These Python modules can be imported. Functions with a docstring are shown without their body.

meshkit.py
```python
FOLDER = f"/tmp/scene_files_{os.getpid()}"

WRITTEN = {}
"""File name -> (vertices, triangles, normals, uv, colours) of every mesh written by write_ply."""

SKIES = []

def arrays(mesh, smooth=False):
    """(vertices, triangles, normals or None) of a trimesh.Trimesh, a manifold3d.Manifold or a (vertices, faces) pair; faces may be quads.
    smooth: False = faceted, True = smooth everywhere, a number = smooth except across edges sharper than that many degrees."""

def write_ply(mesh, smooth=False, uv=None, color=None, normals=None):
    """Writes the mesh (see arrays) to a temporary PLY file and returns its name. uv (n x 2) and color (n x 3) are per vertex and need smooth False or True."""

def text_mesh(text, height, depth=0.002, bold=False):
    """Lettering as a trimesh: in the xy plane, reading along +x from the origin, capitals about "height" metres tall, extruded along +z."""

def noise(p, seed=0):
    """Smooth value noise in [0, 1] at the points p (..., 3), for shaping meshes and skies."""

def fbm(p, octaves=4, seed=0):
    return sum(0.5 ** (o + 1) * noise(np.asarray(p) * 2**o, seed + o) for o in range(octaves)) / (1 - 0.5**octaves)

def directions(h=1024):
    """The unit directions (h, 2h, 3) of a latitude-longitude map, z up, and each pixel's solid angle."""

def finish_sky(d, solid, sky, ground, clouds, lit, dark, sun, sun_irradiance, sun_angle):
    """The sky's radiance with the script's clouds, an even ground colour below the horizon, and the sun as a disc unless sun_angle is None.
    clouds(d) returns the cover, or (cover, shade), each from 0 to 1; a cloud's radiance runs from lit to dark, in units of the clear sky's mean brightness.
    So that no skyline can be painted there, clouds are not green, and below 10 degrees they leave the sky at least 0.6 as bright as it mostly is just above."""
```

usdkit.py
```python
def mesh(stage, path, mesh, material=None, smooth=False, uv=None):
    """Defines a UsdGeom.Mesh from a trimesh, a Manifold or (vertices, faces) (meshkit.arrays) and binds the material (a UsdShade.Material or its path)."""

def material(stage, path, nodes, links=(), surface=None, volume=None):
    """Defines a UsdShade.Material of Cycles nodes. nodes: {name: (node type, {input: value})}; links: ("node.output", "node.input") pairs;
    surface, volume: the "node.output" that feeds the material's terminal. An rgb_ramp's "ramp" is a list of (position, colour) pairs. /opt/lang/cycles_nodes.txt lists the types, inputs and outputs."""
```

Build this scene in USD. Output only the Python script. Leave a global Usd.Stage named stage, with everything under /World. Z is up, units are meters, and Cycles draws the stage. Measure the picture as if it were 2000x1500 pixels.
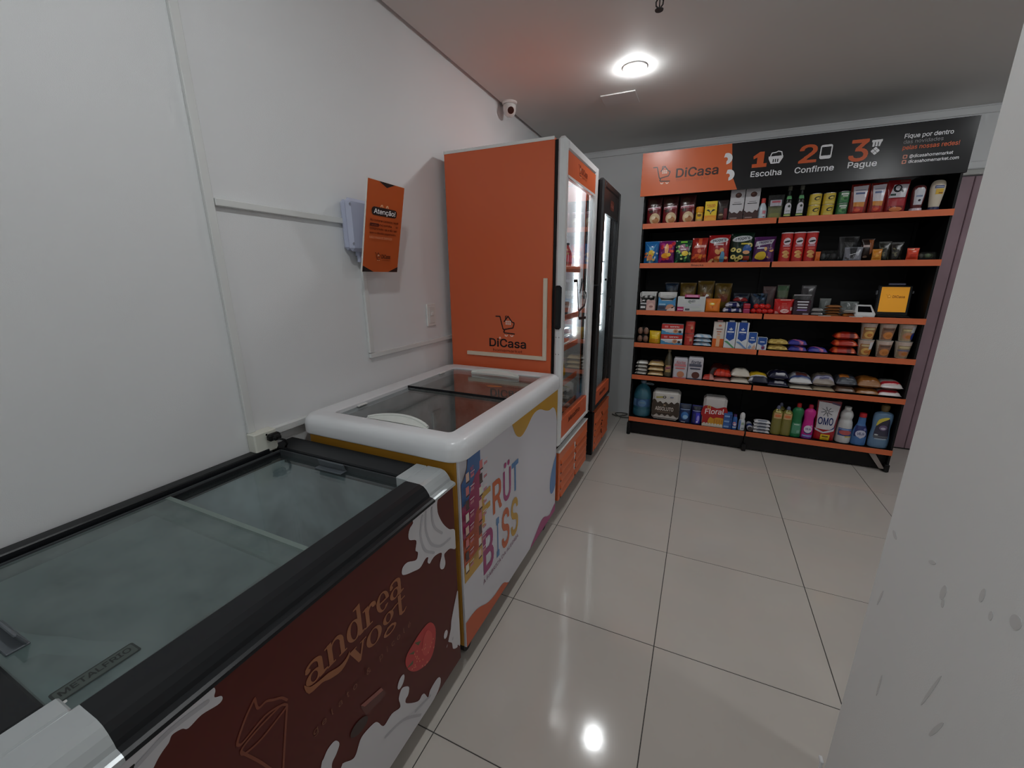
import math, random
import numpy as np, trimesh, manifold3d as m3, shapely
import shapely.geometry as sg
from shapely import affinity
from shapely.ops import unary_union
import usdkit, meshkit
from pxr import Usd, UsdGeom, UsdLux, UsdShade, Gf, Sdf, Vt

stage = Usd.Stage.CreateInMemory()
UsdGeom.SetStageUpAxis(stage, 'Z'); UsdGeom.SetStageMetersPerUnit(stage, 1.0)
UsdGeom.Xform.Define(stage, '/World'); UsdGeom.Scope.Define(stage, '/World/Looks')

# ---------------------------------------------------------------- camera, exposure, lamps
EXPOSURE = 1.42
LAMP_L = 60.0
LAMPS = [(0.160, 1.887, 1.0), (2.50, 1.887, 1.0), (0.160, -0.22, 1.0), (2.31, 0.0, 1.0), (0.160, -2.20, 1.0), (2.25, -2.2, 1.0)]  # the rearmost pair is unseen, added as ambient fill
CAM = (0.6329, -0.7576, 1.3870); PITCH, YAW, ROLL = -0.2607, -0.4161, -0.0009
_f = np.array([math.sin(YAW)*math.cos(PITCH), math.cos(YAW)*math.cos(PITCH), math.sin(PITCH)])
_r = np.array([math.cos(YAW), -math.sin(YAW), 0.0]); _u = np.cross(_r, _f)
_c, _s = math.cos(ROLL), math.sin(ROLL)
_r, _u = _c*_r + _s*_u, -_s*_r + _c*_u
cam = UsdGeom.Camera.Define(stage, '/World/camera')
cam.AddTransformOp().Set(Gf.Matrix4d(*[*_r, 0, *_u, 0, *(-_f), 0, *CAM, 1]))
cam.CreateHorizontalApertureAttr(36.0); cam.CreateVerticalApertureAttr(27.0)
cam.CreateFocalLengthAttr(790.966*36/2000); cam.CreateHorizontalApertureOffsetAttr(-15.44*36/2000)
cam.CreateClippingRangeAttr((0.03, 100.0)); cam.CreateExposureAttr(EXPOSURE)
dome = UsdLux.DomeLight.Define(stage, '/World/sky_light'); dome.CreateIntensityAttr(0.02); dome.CreateColorAttr((0.8, 0.9, 1.0))

H = 2.50; XW = -0.745; YB = 3.36

# ---------------------------------------------------------------- helpers
def S(*c):
    if len(c) == 1:
        c = c[0]
        if isinstance(c, str): c = [int(c[i:i+2], 16) for i in (0, 2, 4)]
    return tuple(((v/255)/12.92 if v/255 <= .04045 else ((v/255+.055)/1.055)**2.4) for v in c)
def lin(c): return S(c) if isinstance(c, str) else tuple(c)

MATS = {}
def mat(name, col, rough=.5, metal=0., bump=0., bscale=200., var=0., coat=0., trans=0., ior=1.5, alpha=1., noise=0., nscale=8.):
    if name in MATS: return MATS[name]
    col = lin(col)
    n = {'p': ('principled_bsdf', dict(base_color=col, roughness=rough, metallic=metal, ior=ior, coat_weight=coat, transmission_weight=trans, alpha=alpha))}
    L = []
    if noise or var or bump:
        n['tc'] = ('texture_coordinate', {})
    if noise:
        a = tuple(v*(1-noise) for v in col); b = tuple(min(1, v*(1+noise)) for v in col)
        n['nz'] = ('noise_texture', dict(scale=nscale, detail=4.)); n['rm'] = ('rgb_ramp', dict(ramp=[(.3, a), (.7, b)]))
        L += [('tc.object', 'nz.vector'), ('nz.fac', 'rm.fac'), ('rm.color', 'p.base_color')]
    if var:
        n['oi'] = ('object_info', {}); n['rr'] = ('map_range', dict(from_min=0., from_max=1., to_min=1-var, to_max=1+var))
        n['hv'] = ('hsv', dict(color=col)); L += [('oi.random', 'rr.value'), ('rr.result', 'hv.value'), ('hv.color', 'p.base_color')]
        if noise: L = [l for l in L if l[1] != 'p.base_color'] + [('rm.color', 'hv.color'), ('hv.color', 'p.base_color')]
    if bump:
        n['bn'] = ('noise_texture', dict(scale=bscale, detail=3.)); n['bp'] = ('bump', dict(strength=bump, distance=.002))
        L += [('tc.object', 'bn.vector'), ('bn.fac', 'bp.height'), ('bp.normal', 'p.normal')]
    MATS[name] = usdkit.material(stage, '/World/Looks/'+name, n, L, surface='p.BSDF'); return MATS[name]
def cmat(c, rough=.4, **k):
    h = c if isinstance(c, str) else ''.join('%02x' % max(0, min(255, round(255*v**(1/2.2)))) for v in c)
    return mat('colour_%s_%d' % (h.lower(), round(rough*100)), c, rough, **k)
def vmat(name, rough=.35, **k):
    if name in MATS: return MATS[name]
    MATS[name] = usdkit.material(stage, '/World/Looks/'+name, {'a': ('attribute', {'attribute': 'Col'}), 'p': ('principled_bsdf', dict(roughness=rough, **k))}, [('a.color', 'p.base_color')], surface='p.BSDF'); return MATS[name]
def emit(name, col, s):
    if name in MATS: return MATS[name]
    MATS[name] = usdkit.material(stage, '/World/Looks/'+name, {'e': ('emission', dict(color=lin(col), strength=float(s)))}, [], surface='e.emission'); return MATS[name]
def pane(name, tint=(1, 1, 1), ior=1.5, rough=0., frost=0., fcol=(.55, .6, .6), lo=.35, hi=.65, fscale=6.):
    if name in MATS: return MATS[name]
    n = {'ge': ('geometry', {}), 'io': ('mix_float', dict(a=ior, b=1/ior)), 'f': ('fresnel', {}), 't': ('transparent_bsdf', dict(color=tint)), 'g': ('glossy_bsdf', dict(color=(1, 1, 1), roughness=rough)), 'm': ('mix_closure', {})}
    LF = [('ge.backfacing', 'io.fac'), ('io.result', 'f.IOR')]
    L = LF + [('f.fac', 'm.fac'), ('t.BSDF', 'm.closure1'), ('g.BSDF', 'm.closure2')]; out = 'm.closure'
    if frost:
        n.update({'tc': ('texture_coordinate', {}), 'nz': ('noise_texture', dict(scale=fscale, detail=5., roughness=.6)), 'rg': ('map_range', dict(from_min=lo, from_max=hi, to_min=frost*.35, to_max=frost, clamp=True)),
                  'd': ('diffuse_bsdf', dict(color=fcol)), 'tl': ('translucent_bsdf', dict(color=fcol)), 'mm': ('mix_closure', dict(fac=.5)), 'm2': ('mix_closure', {}), 'm3': ('mix_closure', {})})
        L = LF + [('tc.object', 'nz.vector'), ('nz.fac', 'rg.value'), ('d.BSDF', 'mm.closure1'), ('tl.BSDF', 'mm.closure2'), ('rg.result', 'm2.fac'), ('t.BSDF', 'm2.closure1'), ('mm.closure', 'm2.closure2'),
             ('f.fac', 'm3.fac'), ('m2.closure', 'm3.closure1'), ('g.BSDF', 'm3.closure2')]; out = 'm3.closure'
        del n['m']
    MATS[name] = usdkit.material(stage, '/World/Looks/'+name, n, L, surface=out); return MATS[name]

_count = {}
def fresh(parent, name):
    k = _count.get((parent, name), 0); _count[(parent, name)] = k+1
    return parent + '/' + (name if k == 0 else '%s_%03d' % (name, k))
PLACE = {}
def tag(prim, label=None, cat=None, group=None, kind=None):
    for k, v in (('label', label), ('category', cat), ('group', group), ('kind', kind)):
        if v: prim.SetCustomDataByKey(k, v)
def thing(name, label=None, cat=None, loc=(0, 0, 0), rz=0., group=None, kind=None):
    p = fresh('/World', name); x = UsdGeom.Xform.Define(stage, p)
    x.AddTranslateOp().Set(Gf.Vec3d(*map(float, loc))); x.AddRotateZOp().Set(float(rz))
    PLACE[p] = (np.array(loc, float), math.radians(rz)); tag(x.GetPrim(), label, cat, group, kind); return p
def tv(m):
    if isinstance(m, list): m = cat_(m)
    if hasattr(m, 'to_mesh'): q = m.to_mesh(); return trimesh.Trimesh(np.array(q.vert_properties[:, :3]), np.array(q.tri_verts), process=False)
    return m
def cat_(l): return trimesh.util.concatenate([tv(m) for m in l])
def part(parent, name, mesh, material, smooth=False, col=None, label=None, kind=None, world=False, up=None):
    mesh = tv(mesh).copy()
    if world:
        loc, a = PLACE[up or parent]; v = np.asarray(mesh.vertices) - loc; c, s = math.cos(-a), math.sin(-a)
        mesh.vertices = np.stack([c*v[:, 0]-s*v[:, 1], s*v[:, 0]+c*v[:, 1], v[:, 2]], 1)
    p = fresh(parent, name); g = usdkit.mesh(stage, p, mesh, material, smooth=smooth)
    if col is not None:
        UsdGeom.PrimvarsAPI(g).CreatePrimvar('Col', Sdf.ValueTypeNames.Color3fArray, 'vertex').Set(Vt.Vec3fArray.FromNumpy(np.asarray(col, np.float32)))
    tag(g.GetPrim(), label, None, None, kind); return p
def solo(name, mesh, material, label, cat, group=None, kind=None, smooth=False, col=None):
    p = part('/World', name, mesh, material, smooth, col); tag(stage.GetPrimAtPath(p), label, cat, group, kind); return p
def dup(src, loc, rz=0., label=None, group=None):
    s = stage.GetPrimAtPath(src); was = s.GetCustomData(); name = src.rsplit('/', 1)[1]
    name = name[:-4] if name[-4:-3] == '_' and name[-3:].isdigit() else name
    p = thing(name, label or was.get('label'), was.get('category'), loc, rz, group or was.get('group'))
    pr = stage.GetPrimAtPath(p); pr.GetReferences().AddInternalReference(src); pr.SetInstanceable(True); return p

def box(x0, x1, y0, y1, z0, z1, c=0.):
    if c <= 0:
        m = trimesh.creation.box((x1-x0, y1-y0, z1-z0)); m.apply_translation(((x0+x1)/2, (y0+y1)/2, (z0+z1)/2)); return m
    c = min(c, .49*min(x1-x0, y1-y0, z1-z0)); P = []
    for sx in (0, 1):
        for sy in (0, 1):
            for sz in (0, 1):
                x, y, z = (x0, x1)[sx], (y0, y1)[sy], (z0, z1)[sz]; dx, dy, dz = c*(1-2*sx), c*(1-2*sy), c*(1-2*sz)
                P += [(x+dx, y+dy, z), (x+dx, y, z+dz), (x, y+dy, z+dz)]
    return trimesh.convex.convex_hull(np.array(P))
def cyl(p0, p1, r, n=20, r1=None):
    p0, p1 = np.array(p0, float), np.array(p1, float); L = np.linalg.norm(p1-p0)
    m = lathe([(0, 0), (r, 0), (r if r1 is None else r1, L), (0, L)], n)
    m.apply_transform(trimesh.geometry.align_vectors([0, 0, 1], (p1-p0)/L)); m.apply_translation(p0); return m
def lathe(prof, n=28, sx=1., sy=1.):
    """closed surface of revolution about z through (r, z) points"""
    prof = [(max(r, 0.), z) for r, z in prof]; V, F, rings = [], [], []
    a = np.arange(n)*2*np.pi/n
    for r, z in prof:
        if r < 1e-7: rings.append([len(V)]*n); V.append((0, 0, z))
        else: rings.append(list(range(len(V), len(V)+n))); V += [(r*sx*math.sin(t), -r*sy*math.cos(t), z) for t in a]
    for A, B in zip(rings[:-1], rings[1:]):
        for i in range(n):
            j = (i+1) % n
            if A[0] == A[1] and B[0] == B[1]: continue
            if A[0] == A[1]: F.append((A[0], B[j], B[i]))
            elif B[0] == B[1]: F.append((A[i], A[j], B[0]))
            else: F += [(A[i], A[j], B[j]), (A[i], B[j], B[i])]
    return trimesh.Trimesh(np.array(V, float), np.array(F), process=False)
def rloop(x0, x1, y0, y1, r, n=5):
    r = max(min(r, .499*min(x1-x0, y1-y0)), 1e-4); P = []
    for cx, cy, a0 in ((x1-r, y0+r, -90), (x1-r, y1-r, 0), (x0+r, y1-r, 90), (x0+r, y0+r, 180)):
        for k in range(n+1):
            t = math.radians(a0+90*k/n); P.append((cx+r*math.cos(t), cy+r*math.sin(t)))
    return np.array(P)
def loft(loops, zs, closed=False, caps=True):
    """loops of equal count stacked at heights; closed joins last to first (ring section)"""
    n = len(loops[0]); V = np.vstack([np.c_[l, np.full(n, z)] for l, z in zip(loops, zs)]); F = []
    m = len(loops)
    for k in range(m if closed else m-1):
        a, b = k*n, ((k+1) % m)*n
        for i in range(n):
            j = (i+1) % n; F += [(a+i, a+j, b+j), (a+i, b+j, b+i)]
    if caps and not closed:
        V = np.vstack([V, [[*loops[0].mean(0), zs[0]]], [[*loops[-1].mean(0), zs[-1]]]]); c0, c1 = len(V)-2, len(V)-1; a = (m-1)*n
        for i in range(n):
            j = (i+1) % n; F += [(c0, j, i), (c1, a+i, a+j)]
    return trimesh.Trimesh(V, np.array(F), process=False)
def extrude(poly, axis, a, b):
    """shapely polygon extruded; axis 'x': poly in (y,z); 'y': poly in (x,z); 'z': poly in (x,y)"""
    out = []
    for g in getattr(poly, 'geoms', [poly]):
        if g.is_empty or g.area < 1e-9: continue
        m = trimesh.creation.extrude_polygon(g, b-a, engine='earcut'); v = np.array(m.vertices); v[:, 2] += a; f = np.array(m.faces)
        if axis == 'x': v = v[:, [2, 0, 1]]
        elif axis == 'y': v = v[:, [0, 2, 1]]; f = f[:, ::-1]
        out.append(trimesh.Trimesh(v, f, process=False))
    return cat_(out)
def tube(pts, r, n=8, caps=True):
    p = np.array(pts, float); t = np.gradient(p, axis=0); t /= np.linalg.norm(t, axis=1, keepdims=True)+1e-12
    up = np.array([0, 0, 1.]) if abs(t[0][2]) < .9 else np.array([1., 0, 0]); V = []
    a = up
    for k in range(len(p)):
        a = a - t[k]*(a@t[k]); a /= np.linalg.norm(a); b = np.cross(t[k], a)
        for i in range(n):
            w = 2*np.pi*i/n; V.append(p[k] + r*(math.cos(w)*a + math.sin(w)*b))
    F = []
    for k in range(len(p)-1):
        for i in range(n):
            j = (i+1) % n; F += [(k*n+i, k*n+j, (k+1)*n+j), (k*n+i, (k+1)*n+j, (k+1)*n+i)]
    if caps:
        V += [p[0], p[-1]]; c0, c1 = len(V)-2, len(V)-1; o = (len(p)-1)*n
        for i in range(n):
            j = (i+1) % n; F += [(c0, j, i), (c1, o+i, o+j)]
    return trimesh.Trimesh(np.array(V), np.array(F), process=False)
def rot(m, axis, deg, about=(0, 0, 0)):
    m = tv(m).copy(); m.apply_transform(trimesh.transformations.rotation_matrix(math.radians(deg), axis, about)); return m
def shift(m, x=0, y=0, z=0): m = tv(m).copy(); m.apply_translation((x, y, z)); return m

# ---- flat shapes (u right, v up) for printed artwork
def R_(a, b, c, d): return sg.box(min(a, c), min(b, d), max(a, c), max(b, d))
def RR(a, b, c, d, r): return R_(a+r, b+r, c-r, d-r).buffer(r, quad_segs=5)
def E_(cx, cy, rx, ry, ang=0, q=10): return affinity.rotate(affinity.scale(sg.Point(cx, cy).buffer(1, quad_segs=q), rx, ry), ang, (cx, cy))
def PL(*p): return sg.Polygon(p).buffer(0)
def LN(pts, w, cap=1): return sg.LineString(pts).buffer(w/2, cap_style=cap, quad_segs=5)
def SM(pts, r): return sg.Polygon(pts).buffer(0).buffer(r, quad_segs=6).buffer(-2*r, quad_segs=6).buffer(r, quad_segs=6)
def smooth_poly(pts, n=5):
    p = np.array(pts, float); N = len(p); out = []
    for i in range(N):
        a, b, c, d = p[i-1], p[i], p[(i+1) % N], p[(i+2) % N]
        for k in range(n):
            t = k/n; out.append(.5*(2*b + (c-a)*t + (2*a-5*b+4*c-d)*t*t + (3*b-a-3*c+d)*t**3))
    return sg.Polygon(out).buffer(0)
_txt = {}
def text_tris(s, bold):
    if (s, bold) not in _txt:
        m = meshkit.text_mesh(s, 1.0, .5, bold=bold); v = np.array(m.vertices); f = np.array(m.faces)
        f = f[(v[f][:, :, 2] > .25).all(1)]; used = np.unique(f); mp = np.zeros(len(v), int); mp[used] = np.arange(len(used)); _txt[(s, bold)] = (v[used][:, :2], mp[f])
    return _txt[(s, bold)]
_tp = {}
def text_poly(s, h, bold=True, w=None, at=(0, 0), shear=0.):
    if (s, bold) not in _tp:
        v, f = text_tris(s, bold); _tp[(s, bold)] = unary_union([sg.Polygon(v[t]).buffer(1e-4) for t in f])
    g = _tp[(s, bold)]; x0, y0, x1, y1 = g.bounds
    g = affinity.translate(g, -x0, 0); sx = h if w is None else w/(x1-x0)
    g = affinity.scale(g, sx, h, origin=(0, 0))
    if shear: g = affinity.affine_transform(g, [1, shear, 0, 1, 0, 0])
    return affinity.translate(g, *at)
class Print:
    """printed artwork lying on a surface surf(u, v, d) -> xyz; flat colour per polygon, layers lifted by eps"""
    def __init__(s, surf, cell=None, eps=.0003): s.surf, s.cell, s.eps, s.V, s.F, s.C, s.n, s.k = surf, cell, eps, [], [], [], 0, 0
    def tri(s, v2, f, c, lift=True):
        if lift: s.k += 1
        v2 = np.asarray(v2, float); s.V.append(s.surf(v2[:, 0], v2[:, 1], np.full(len(v2), s.eps*s.k+.0003))); s.F.append(np.asarray(f)+s.n); s.C.append(np.tile(lin(c), (len(v2), 1))); s.n += len(v2)
    def poly(s, g, c):
        s.k += 1
        for q in getattr(g, 'geoms', [g]):
            if not isinstance(q, sg.Polygon) or q.is_empty: continue
            cells = [q]
            if s.cell:
                x0, y0, x1, y1 = q.bounds; cx, cy = s.cell if isinstance(s.cell, tuple) else (s.cell, s.cell); cells = []
                for i in range(int(math.floor(x0/cx)), int(math.ceil(x1/cx))):
                    for j in range(int(math.floor(y0/cy)), int(math.ceil(y1/cy))):
                        t = q.intersection(sg.box(i*cx, j*cy, (i+1)*cx, (j+1)*cy)); cells += [w for w in getattr(t, 'geoms', [t]) if isinstance(w, sg.Polygon)]
            for w in cells:
                if w.area < 1e-9: continue
                try: v, f = trimesh.creation.triangulate_polygon(w, engine='earcut')
                except Exception: continue
                if len(f):
                    a = v[f]; flip = ((a[:, 1]-a[:, 0])[:, 0]*(a[:, 2]-a[:, 0])[:, 1] - (a[:, 1]-a[:, 0])[:, 1]*(a[:, 2]-a[:, 0])[:, 0]) < 0; f = np.array(f); f[flip] = f[flip][:, ::-1]
                    s.tri(v, f, c, False)
        return s
    def rect(s, a, b, c, d, col): return s.poly(R_(a, b, c, d), col)
    def ell(s, cx, cy, rx, ry, col, ang=0): return s.poly(E_(cx, cy, rx, ry, ang), col)
    def text(s, t, cx, cy, h, col, bold=True, w=None, shear=0., ang=0., left=False):
        v, f = text_tris(t, bold); v = v.copy(); x0, x1 = v[:, 0].min(), v[:, 0].max(); v[:, 0] -= x0; v *= h
        if w is not None: v[:, 0] *= w/((x1-x0)*h)
        ww = (x1-x0)*h if w is None else w
        v[:, 0] += shear*v[:, 1]
        if not left: v[:, 0] -= ww/2
        c, q = math.cos(math.radians(ang)), math.sin(math.radians(ang)); s.tri(np.c_[c*v[:, 0]-q*v[:, 1]+cx, q*v[:, 0]+c*v[:, 1]+cy], f, col); return s
    def put(s, parent, name, m=None, label=None, world=False, up=None):
        if not s.V: return
        return part(parent, name, trimesh.Trimesh(np.vstack(s.V), np.vstack(s.F), process=False), m or vmat('printed_ink'), col=np.vstack(s.C), label=label, world=world, up=up)
def front(y): return lambda u, v, d: np.c_[u, y-d, v]              # faces -y, u = x
def facex(x): return lambda u, v, d: np.c_[x+d, u, v]              # faces +x, u = y (right when seen from +x)
def topz(z): return lambda u, v, d: np.c_[u, v, z+d]

# ---- the shop's cart-and-house emblem, about 1 wide and 1.05 tall, origin at lower left
def emblem(k=1., at=(0, 0)):
    w = .055
    dark = unary_union([LN([(0, .93), (.21, .93), (.36, .36)], w), LN([(.36, .36), (.40, .32), (.87, .42), (.93, .58), (.93, .66), (.86, .68)], w), LN([(.44, .27), (.40, .22), (.44, .17), (.95, .14)], w), LN([(.40, .32), (.44, .27)], w),
                        LN([(.43, .70), (.63, .95), (.82, .70)], w), LN([(.50, .80), (.50, .93), (.54, .96)], w*.8)])
    light = unary_union([R_(.50+.1*i, .56+.1*j, .58+.1*i, .64+.1*j) for i in range(3) for j in range(2)] + [E_(c, .08, .085, .085).difference(E_(c, .11, .04, .06)).intersection(R_(c-.1, -.01, c+.1, .09)) for c in (.53, .82)])
    f = lambda g: affinity.translate(affinity.scale(g, k, k, origin=(0, 0)), *at)
    return f(dark), f(light)
# ---------------------------------------------------------------- materials of the place
WALL = mat('wall_paint', (.80, .81, .82), .55, bump=.15, bscale=420., noise=.012, nscale=1.5)
CEIL = mat('ceiling_paint', (.74, .73, .71), .7, bump=.1, bscale=300.)
GROUT = mat('grout', (.07, .065, .06), .8)
TILE = mat('floor_tile', (.585, .54, .49), .10, var=.02, noise=.03, nscale=3., bump=.03, bscale=30.)
WHITEP = mat('white_plastic', (.80, .80, .78), .35)
TRUNK = mat('trunking_plastic', (.74, .75, .74), .4)
LILAC = mat('door_laminate', (.36, .235, .275), .45, noise=.12, nscale=5.)
GREYF = mat('door_frame_grey', (.55, .55, .53), .5)
BLACK = mat('black_metal', (.006, .0055, .006), .5, ior=1.35)
BLACKG = mat('black_gloss', (.012, .012, .014), .2)
ORANGE = mat('orange_enamel', (.70, .155, .055), .3)
ORANGEW = mat('orange_vinyl', (.72, .135, .045), .38)
CREAM = mat('cream_trunking', (.78, .66, .52), .4)
GREYP = mat('grey_blue_box', (.50, .53, .68), .45)

# ---------------------------------------------------------------- room
def setting(name): return thing(name, kind='structure')
def struct(name, mesh, m, **k):
    return solo(name, mesh, m, None, None, kind='structure', **k)
X1, Y0 = 3.30, -3.0
fl = setting('floor')
part(fl, 'grout_bed', box(XW-.1, X1+.1, Y0-.1, YB+.1, -.06, -.0015), GROUT)
def tile(x0, x1, y0, y1):
    g, c, d = .0016, .0008, -.010; a, b, e, f = x0+g, x1-g, y0+g, y1-g
    V = [(a, e, d), (b, e, d), (b, f, d), (a, f, d), (a, e, -c), (b, e, -c), (b, f, -c), (a, f, -c), (a+c, e+c, 0), (b-c, e+c, 0), (b-c, f-c, 0), (a+c, f-c, 0)]
    F = [(8, 9, 10, 11)] + [(i+4, (i+1) % 4+4, (i+1) % 4+8, i+8) for i in range(4)] + [(i, (i+1) % 4, (i+1) % 4+4, i+4) for i in range(4)]
    F = [t for q in F for t in ((q[0], q[1], q[2]), (q[0], q[2], q[3]))]; return trimesh.Trimesh(np.array(V), np.array(F), process=False)
xs = [XW, -.6] + [.6*i for i in range(0, 6)] + [X1]; ys = [.6*j for j in range(-5, 6)] + [YB]
for a, b in zip(xs[:-1], xs[1:]):
    for c, d in zip(ys[:-1], ys[1:]): part(fl, 'tile', tile(a, b, c, d), TILE)
struct('wall_left', box(XW-.1, XW, Y0, YB+.1, -.05, H+.05), WALL)
wb = setting('wall_back')
part(wb, 'plaster', box(XW-.1, 2.16, YB, YB+.1, -.05, H+.05), WALL); part(wb, 'plaster', box(2.16, 3.02, YB, YB+.1, 2.09, H+.05), WALL); part(wb, 'plaster', box(3.02, X1+.1, YB, YB+.1, -.05, H+.05), WALL)
struct('wall_far_right', box(X1, X1+.1, Y0, YB, -.05, H+.05), WALL); struct('wall_front', box(XW-.1, X1+.1, Y0-.1, Y0, -.05, H+.05), WALL)
wr = setting('wall_right')
part(wr, 'plaster', box(1.085, 1.245, Y0, .346, -.01, H+.02, .002), mat('wall_paint_partition', (.80, .81, .80), .55, bump=.15, bscale=420., noise=.012, nscale=1.5))
SC = mat('scuff_grey', (.66, .66, .65), .6)
for (y, z, a, b, t) in ((.311, .822, .012, .006, 20), (.107, .835, .007, .016, 8), (.100, .818, .004, .009, -5), (.022, .900, .005, .013, 4), (-.006, .886, .004, .008, 0), (-.049, .914, .010, .012, 30), (.300, .66, .003, .025, 12), (.06, .66, .003, .05, 14), (.16, .86, .012, .004, -30), (.02, .62, .004, .03, 20), (.21, .50, .003, .03, 0)):
    part(wr, 'scuff_mark', extrude(E_(y, z, a, b, t, 4), 'x', 1.0842, 1.0852), SC)
cl = setting('ceiling')
part(cl, 'plaster_board', box(XW+.022, X1+.05, Y0-.05, YB+.05, H, H+.03), CEIL); part(cl, 'slab', box(XW-.1, X1+.1, Y0-.1, YB+.1, H+.03, H+.12), CEIL)
struct('trim_1', box(XW, X1, YB-.014, YB, H-.055, H-.012, .003), WALL)
d1 = setting('door_1')
for i in range(7): part(d1, 'board', box(2.17+.12*i, 2.17+.12*i+.117, YB+.005, YB+.045, .006, 2.06, .004), LILAC)
part(d1, 'door_frame', cat_([box(2.10, 2.165, YB-.012, YB+.06, 0, 2.08), box(3.015, 3.075, YB-.012, YB+.06, 0, 2.08), box(2.10, 3.075, YB-.014, YB+.06, 2.065, 2.10, .004)]), GREYF)
part(d1, 'door_frame', box(2.08, 3.10, YB-.022, YB, 2.10, 2.15, .006), WALL)
part(d1, 'door_handle', cat_([box(2.93, 2.97, YB-.006, YB+.006, .98, 1.14, .003), tube([(2.95, YB-.004, 1.06), (2.95, YB-.05, 1.06), (2.86, YB-.05, 1.06)], .008)]), mat('steel', (.6, .6, .6), .3, 1.))

# ---------------------------------------------------------------- ceiling fittings
GLOW = emit('lamp_glow', (.955, .99, 1.), LAMP_L); RING = mat('lamp_ring', (.85, .85, .84), .35)
names = ['round white recessed downlight, the lit one in view on the ceiling', 'recessed ceiling downlight above the floor in front of the shelf, behind the partition', 'recessed ceiling downlight above the chest freezers', 'recessed ceiling downlight to the right of the partition wall', 'unseen downlight added for fill light in the passage behind the viewer', 'unseen downlight added for fill light in the far room behind the partition']
for (x, y, k), nm in zip(LAMPS, names):
    t = thing('downlight', nm, 'ceiling light', (x, y, H), group='ceiling downlights')
    ring = loft([rloop(-r, r, -r, r, r, 8) for r in (.056, .068, .068, .064, .058, .056)], [.0, .0, -.003, -.006, -.006, -.003], closed=True)
    part(t, 'trim_ring', ring, RING, 40); part(t, 'diffuser', lathe([(0, -.001), (.0555, -.001), (.0555, -.008), (.050, -.018), (.036, -.026), (.018, -.030), (0, -.031)], 32), GLOW)
t = thing('sprinkler_head', 'dark fire sprinkler head hanging from the ceiling at the top edge', 'sprinkler', (.352, 1.275, H))
DARKB = mat('dark_bronze', (.05, .05, .05), .4, .8)
part(t, 'escutcheon', lathe([(0, 0), (.03, 0), (.028, -.006), (.012, -.010), (0, -.010)], 24), DARKB); part(t, 'pipe', cyl((0, 0, 0), (0, 0, -.035), .010), DARKB)
part(t, 'frame', cat_([tube([(s*.006, 0, -.033), (s*.014, 0, -.045), (s*.013, 0, -.058), (s*.004, 0, -.068)], .0028, 6) for s in (-1, 1)] + [tube([(0, 0, -.033), (0, 0, -.068)], .0022, 6)]), DARKB)
part(t, 'deflector', lathe([(0, -.066), (.006, -.066), (.017, -.073), (.016, -.076), (0, -.075)], 18), DARKB)
t = thing('access_plate', 'flat white square cover plate on the ceiling beyond the lit downlight', 'cover plate', (.01, 2.27, H))
part(t, 'plate', box(-.11, .11, -.095, .095, -.006, 0, .002), mat('plate_white', (.70, .69, .68), .5))
t = thing('dome_camera', 'small white dome security camera on the ceiling near the wall corner', 'security camera', (-.672, 2.03, H), 35)
part(t, 'mounting_base', lathe([(0, 0), (.050, 0), (.050, -.008), (.044, -.014), (0, -.014)], 28), WHITEP, 40)
part(t, 'housing', lathe([(0, -.012), (.040, -.012), (.043, -.025), (.042, -.050), (.034, -.072), (.018, -.084), (0, -.087)], 28), WHITEP, True)
lens = cyl((0, -.030, -.052), (0, -.046, -.062), .021, 24); rim = cyl((0, -.028, -.051), (0, -.0445, -.0612), .025, 24)
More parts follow.
